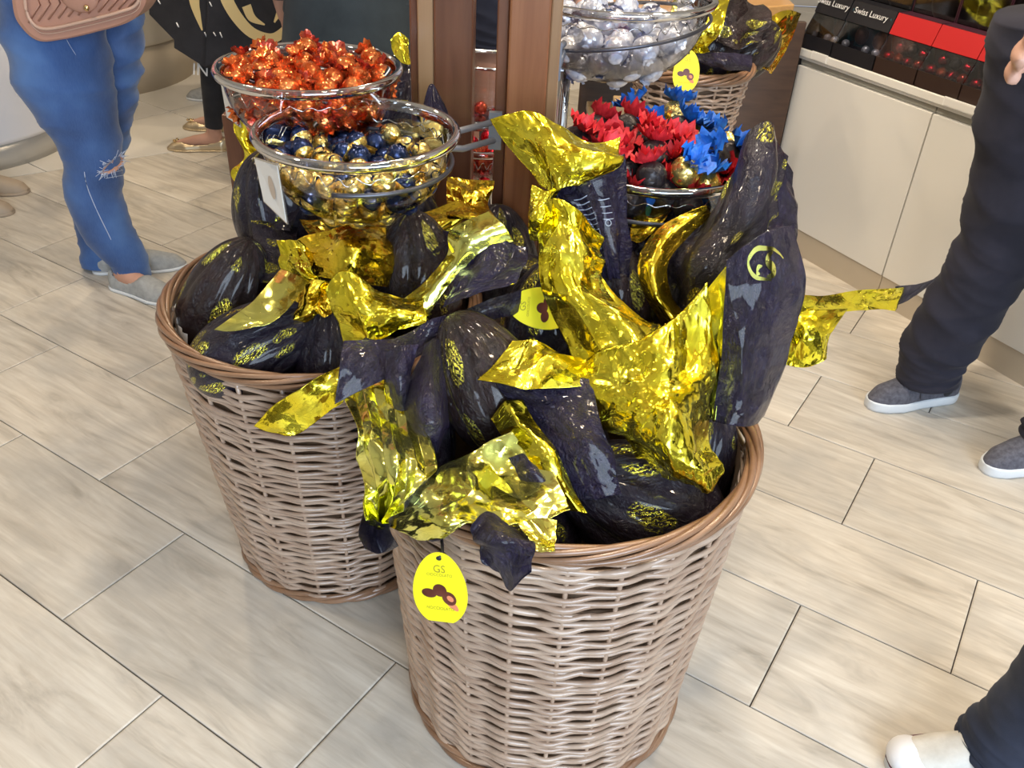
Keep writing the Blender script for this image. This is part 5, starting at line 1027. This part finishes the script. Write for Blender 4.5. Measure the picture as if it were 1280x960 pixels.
ring = [on_ray_surface(x, y, kc, .0835) for x, y in ctr]; cc = sum(ring)/len(ring); hole.add([cc+(cc-kc)*[.03, .03, 0]]+ring, [(0, i+1, (i+1) % 8+1) for i in range(8)]); epart(P1, 'bare_knee', hole, 'skin')
fr = MB(); rn = random.Random(4)
for i in range(60):
    k = rn.random()*8; a = np.array(ring[int(k) % 8]); b = np.array(ring[(int(k)+1) % 8]); q = a+(b-a)*(k % 1); out = (q-cc); out = out/np.linalg.norm(out); j = np.array([rn.uniform(-.006, .006) for _ in range(3)])
    cam_ = (CAM-q)/np.linalg.norm(CAM-q)*.003
    fr.tube([q-out*.006+cam_, q+out*.004+j+cam_*1.5, q+out*.012+j*2+cam_], .0009, 4)
for i in range(5): y = 197+i*4.5; fr.tube([on_ray_surface(128+i, y+8, kc, .0850), on_ray_surface(154, y-4+2*i, kc, .0850)], .0008, 4)
epart(P1, 'frayed_threads', fr, 'thread')
sm = MB(); P_ = [on_ray_surface(x, y, PY(cx_, y, 2.5), r_) for x, y, cx_, r_ in ((27, 30, 66, .129), (50, 80, 76, .127), (75, 125, 90, .115), (92, 160, 105, .095), (103, 195, 115, .080), (108, 230, 118, .079), (122, 265, 126, .076), (139, 300, 143, .066), (152, 330, 162, .056))]
sm.tube(catmull(np.array(P_), 50), .0014, 5); epart(P1, 'side_seam', sm, 'thread')
wh = MB(); P_ = [on_ray_surface(x, y, PY(cx_, y, 2.5), r_) for x, y, cx_, r_ in ((83, 49, 70, .130), (88, 58, 74, .130), (95, 69, 78, .130))]; wh.tube(catmull(np.array(P_), 10), [.0005]+[.002]*8+[.0005], 5, flat=.4); epart(P1, 'worn_scratch', wh, 'thread')
# handbag
hb = empty('handbag', tuple(PY(104, 0, 2.33)), label='tan pink quilted leather handbag with chevron stitching held before blue jeans', category='bag')
pts = [(12, -60), (16, 8), (26, 33), (48, 51), (80, 49), (120, 40), (160, 28), (178, 12), (184, -10), (188, -70)]
hn = MB(); n = len(pts); P0 = catmull(np.array([PY(x, y, 2.33) for x, y in pts]+[PY(12, -60, 2.33)]), 60)[:-1]; cc = P0.mean(0); n = len(P0); bk = np.array([0, .085, -.0])
rings = [cc+(P0-cc)*.93+[0, -.006, 0], P0*1.0, P0+bk, cc+bk+(P0-cc)*.93+[0, .006, 0]]
hn.add(np.concatenate(rings), [tuple(range(n))[::-1]]+[(r*n+k, r*n+(k+1) % n, (r+1)*n+(k+1) % n, (r+1)*n+k) for r in range(3) for k in range(n)]+[tuple(3*n+k for k in range(n))]); epart(hb, 'bag_body', hn, 'leather', False)
sp_ = MB(); fr_ = catmull(np.array([PY(x, y, 2.318) for x, y in [(30, -50), (32, 8), (42, 30), (60, 36), (100, 28), (150, 15), (170, 6), (175, -12), (176, -50)]]), 60); sp_.tube(fr_, .0045, 6); epart(hb, 'panel_piping', sp_, 'leatherd')
fl = MB(); fl.tube(fr_*[1, 1, 1]+[0, .002, -.012], .0015, 5); epart(hb, 'stitch_line', fl, 'leatherd')
for k in range(11):
    q = MB(); x = 36+k*12.5; q.tube(np.array([PY(x, 28-k*1.9, 2.325), PY(x+14, 6-k*1.2, 2.3225), PY(x, -26, 2.325)]), .0045, 6, flat=.6); epart(hb, 'quilted_ridge', q, 'leather')
epart(hb, 'flap', MB().ell(PY(98, -8, 2.318), (.050, .012, .045), 24, 12), 'leather'); epart(hb, 'clasp', MB().ell(PY(108, 10, 2.302), (.007, .006, .008), 12, 8), 'brass')
# 2: gold ballet shoes, black clothes, carrier bags
P2 = person((-1.27, 3.9), (-1, -.05), [((-1.30, 3.762), (-1.565, 3.735)), ((-1.33, 4.02), (-1.59, 4.015))], 'person in black leggings and a long black tunic wearing gold ballet shoes', trm='black', topm='black', shoes='ballet', shm='goldshoe', ssm='goldshoe', thin=True, lr=1.0, wr=.03, seed=9, hem=.10, skirt=(.50, .26), hips=(-1.20, 3.88), arms=[None, None])
def on_plane(px, py, o, n):
    d = ray(px, py); return CAM+d*(((np.array(o)-CAM)@n)/(d@n))
def carrier(pts, Y, tilt, dep, label, strokes, specks, words=None):
    """paper carrier: pts = outline of the front face in the picture, on a plane through Y; given real depth"""
    o = PY(*pts[0], Y); n = np.array([tilt, -1, .12]); n /= np.linalg.norm(n); Q = [on_plane(x, y, o, n) for x, y in pts]; c = sum(Q)/len(Q); e = empty('carrier_bag', tuple(c), label=label, category='bag'); m_ = len(Q)
    b = MB(); back = [q-n*dep+np.array([.0, 0, .0]) for q in Q]; b.add(Q+back, [tuple(range(m_)), tuple(range(m_, 2*m_))[::-1]]+[(k, k+m_, (k+1) % m_+m_, (k+1) % m_) for k in range(m_)]); bev(epart(e, 'bag_body', b, 'black', False), .004)
    for st, w in strokes:
        P_ = catmull(np.array([on_plane(x, y, o, n)+n*.0015 for x, y in st]), 30); ww = np.interp(np.linspace(0, 1, 30), np.linspace(0, 1, len(w)), w); T = np.gradient(P_, axis=0); T /= np.linalg.norm(T, axis=1)[:, None]; S_ = np.cross(T, n)
        v = np.concatenate([P_-S_*ww[:, None]/2, P_+S_*ww[:, None]/2]); epart(e, 'printed_swirl', MB().add(v, [(i, i+1, i+31, i+30) for i in range(29)]), 'gold_ink')
    for x, y, a in specks:
        s_ = MB(); q = on_plane(x, y, o, n)+n*.002; q2 = on_plane(x+3, y+a, o, n)+n*.002; s_.tube([q, q2], .004, 5, flat=.3); epart(e, 'printed_mark', s_, [F['white']])
    return e, o, n
carrier([(184, -60), (186, 18), (217, 50), (217, 60), (258, 86), (268, -60)], 3.45, -.25, .10, 'black paper carrier bag with a pale tapering stroke, left of the larger one', [([(243, -30), (243, 0), (247, 18), (253, 38)], [.05, .042, .028, .006])], [(198, 0, 5), (221, 28, 6), (256, 40, 6)])
cb = carrier([(262, -60), (256, 83), (300, 78), (420, 74), (470, 60), (470, -60)], 3.35, .05, .12, 'large black paper carrier bag printed with golden curls, behind the orange sweets', [([(276, -30), (284, 0), (299, 25), (317, 42), (340, 48), (356, 38), (361, 26)], [.05, .045, .042, .038, .034, .03, .012]), ([(308, 7), (315, 22), (331, 31)], [.034, .03, .005]), ([(338, -20), (350, -4), (351, 10), (343, 28)], [.03, .035, .025, .006])], [(262, 2, 6), (267, 40, 5), (275, 40, 7)])
hm = empty('lettered_hem', tuple(PY(275, 90, 3.42)), label='dark band with pale capital letters at the hem below the carrier bags', category='hem')
q = MB(); Q = [PY(250, 82, 3.46), PY(298, 80, 3.46), PY(300, 100, 3.46), PY(262, 99, 3.46)]; q.add(Q+[p+np.array([0, .01, 0]) for p in Q], [(0, 1, 2, 3), (7, 6, 5, 4), (0, 4, 5, 1), (1, 5, 6, 2), (2, 6, 7, 3), (3, 7, 4, 0)]); epart(hm, 'band', q, 'black', False)
tm = text_mesh('IN LOVE', .062); o = link('lettering', tm, hm); o.matrix_local = Matrix.Translation(Vector(PY(278, 91, 3.40))-Vector(hm.location)) @ Matrix.Rotation(PI/2-.35, 4, 'X') @ Matrix.Rotation(-.06, 4, 'Z'); tm.materials.append(M['card'])
# 3: dark trousers, charcoal trainers
l1 = pl((1318, 20, 2.07, .115), (1300, 100, 2.07, .112), (1276, 200, 2.07, .100), (1254, 290, 2.07, .094), (1228, 345, 2.07, .092), (1200, 390, 2.07, .092), (1172, 435, 2.07, .088), (1162, 462, 2.06, .078), (1160, 480, 2.05, .074))
ft2 = np.array([1.44, 1.835]); 
l2 = [(1.38, 2.0-.10, .90, .11), (1.40, 1.86, .66, .10), (1.405, 1.84, .46, .092), (1.405, 1.83, .28, .086), (1.40, 1.82, .14, .078), (1.395, 1.815, .07, .080)]
person((1.28, 1.97), (-.93, -.36), [((1.262, 2.095), (.990, 2.020)), ((1.475, 1.850), (1.205, 1.757))], 'person in wide dark navy trousers and charcoal trainers beside the white cabinet', legs=[l1, l2], hips=(1.27, 1.98), trm='navy', topm='black', shoes='sneaker', shm='knit', ssm='sole', wr=.10, seed=21, arms=[((1.30, 1.75, 1.10), (1.16, 1.86, 1.28), (-.4, .6, .3), (0, 0, -1), .6), ((1.42, 2.18, 1.10), (1.20, 2.06, 1.28), (-.4, -.6, .3), (0, 0, -1), .6)])
# 4: dark jeans and canvas shoe at the lower right
hw = PY(1300, 62, .90)
l4 = [(.965, .925, .85, .11), (.955, .925, .60, .095), (.945, .925, .42, .085), (.930, .925, .26, .080), (.905, .922, .13, .076), (.885, .920, .06, .080), (.875, .918, .035, .078)]
person((.98, .86), (-1, 0), [((.955, .925), (.690, .915)), ((1.10, .68), (.84, .66))], 'person in dark jeans and a white canvas shoe at the lower right corner', legs=[l4, None], hips=(1.02, .82), trm='denimd', topm='navy', shoes='canvas', shm='canvas', ssm='sole', wr=.04, seed=31, vox=.0042, arms=[((1.05, .52, 1.02), (.98, .44, 1.15), (-1, .1, .1), (.2, .2, -1), .4), ((.84, 1.02, 1.12), tuple(hw+np.array([.106, .01, .012])), (-1, -.05, .04), (.1, -.9, -.25), .42)])
pk = empty('pink_wrapped_sweet', tuple(hw+np.array([-.005, -.01, .080])), label='bright pink wrapped sweet held in the fingers at the upper right corner', category='sweet')
V, f = ball(.028, 400, 20, 14, .2); link('sweet_body', mesh('sweet_body', V, f, [mat('bright_pink_foil', (.75, .03, .16), .35, .3)]), pk)
b = MB(); v, g = fan((.0, 0, .02), (-.2, 0, 1), .035, .8, 8, 401, 4); b.add(v, g); b.build('frill', mat('pink_tissue', (.8, .05, .2), .5), pk)
# 5, 6: only a foot in view
person((-2.05, 3.02), (1, .1), [((-2.12, 2.985), (-1.872, 2.992)), ((-2.15, 3.17), (-1.91, 3.19))], 'person whose tan shoe tip shows at the left edge of the picture', trm='black', topm='navy', shoes='flat', shm='strapc', ssm='strapc', seed=41)
person((-1.45, 4.48), (-1, .0), [((-1.47, 4.46), (-1.72, 4.455)), ((-1.45, 4.66), (-1.70, 4.68))], 'person with a grey open shoe behind the black carrier bags', trm='black', topm='teal', shoes='flat', shm='greyshoe', ssm='sole', seed=51, skirt=(.55, .25))
# 7: shorts, 8: dark teal clothes
person((-.05, 3.25), (0, -1), [((-.15, 3.30), (-.17, 3.05)), ((.04, 3.30), (.07, 3.05))], 'person in navy shorts seen through the gap between the display posts', trm='shorts', topm='navy', hem=.62, lr=1.15, shoes='flat', shm='black', ssm='black', seed=61)
person((-.50, 2.62), (0, 1), [((-.58, 2.57), (-.59, 2.82)), ((-.41, 2.57), (-.39, 2.82))], 'person in dark teal clothes behind the orange sweets, left of the display posts', trm='teal', topm='teal', shoes='flat', shm='black', ssm='black', seed=71, skirt=(.16, .27))
# acrylic case and red sweets glimpsed between the posts
cs = PY(606, 114, 2.2); e = empty('clear_case', (cs[0], 2.2, .70), label='small clear case with a silver edge seen between the two display posts', category='case')
b = MB(); 
for c_, h_ in (((0, -.08, .07), (.11, .002, .07)), ((0, .08, .07), (.11, .002, .07)), ((-.11, 0, .07), (.002, .08, .07)), ((.11, 0, .07), (.002, .08, .07))): b.box(c_, h_)
b.build('case_wall', M['acryl'], e, False)
for z in (.0, .14): MB().tube([(-.11, -.08, z), (.11, -.08, z), (.11, .08, z), (-.11, .08, z)], .004, 6, True).build('case_edge', M['chrome'], e)
MB().box((0, 0, -.004), (.112, .082, .004)).build('case_base', M['chrome'], e, False); 
MB().tube([(0, 0, -.008), (0, 0, -.70)], .012, 12).build('case_foot', M['greymetal'], e)
for k, (x, y) in enumerate(((-.05, -.03), (-.01, .02), (.03, -.03), (.06, .03))):
    tag(link('red_sweet', redball[k % 2], None, (cs[0]+x, 2.2+y, .718)), 'red foil sweet in the small clear case between the posts', 'sweet', 'red sweets in the small clear case')
rb = PY(603, 172, 1.95); e = bowl((rb[0], 2.0, rb[2]-.02), .11, .09, 'small clear bowl of red sweets deep between the two display posts', seed=7)
fill((rb[0], 2.0, rb[2]-.02), pack(.11, .09, 40, .0175, 7, .015), redball, 'red_sweet', ['bright red sweet in the small bowl', 'dark red sweet in the small bowl'], 'sweet', 'red sweets in the small bowl', 7, 3, .11)
e = empty('bowl_pole', (rb[0], 2.0, 0), label='slim dark pole carrying the small bowl between the posts', category='pole'); MB().tube([(0, 0, 0), (0, 0, rb[2]-.105)], .012, 12).build('pole_tube', M['greymetal'], e)
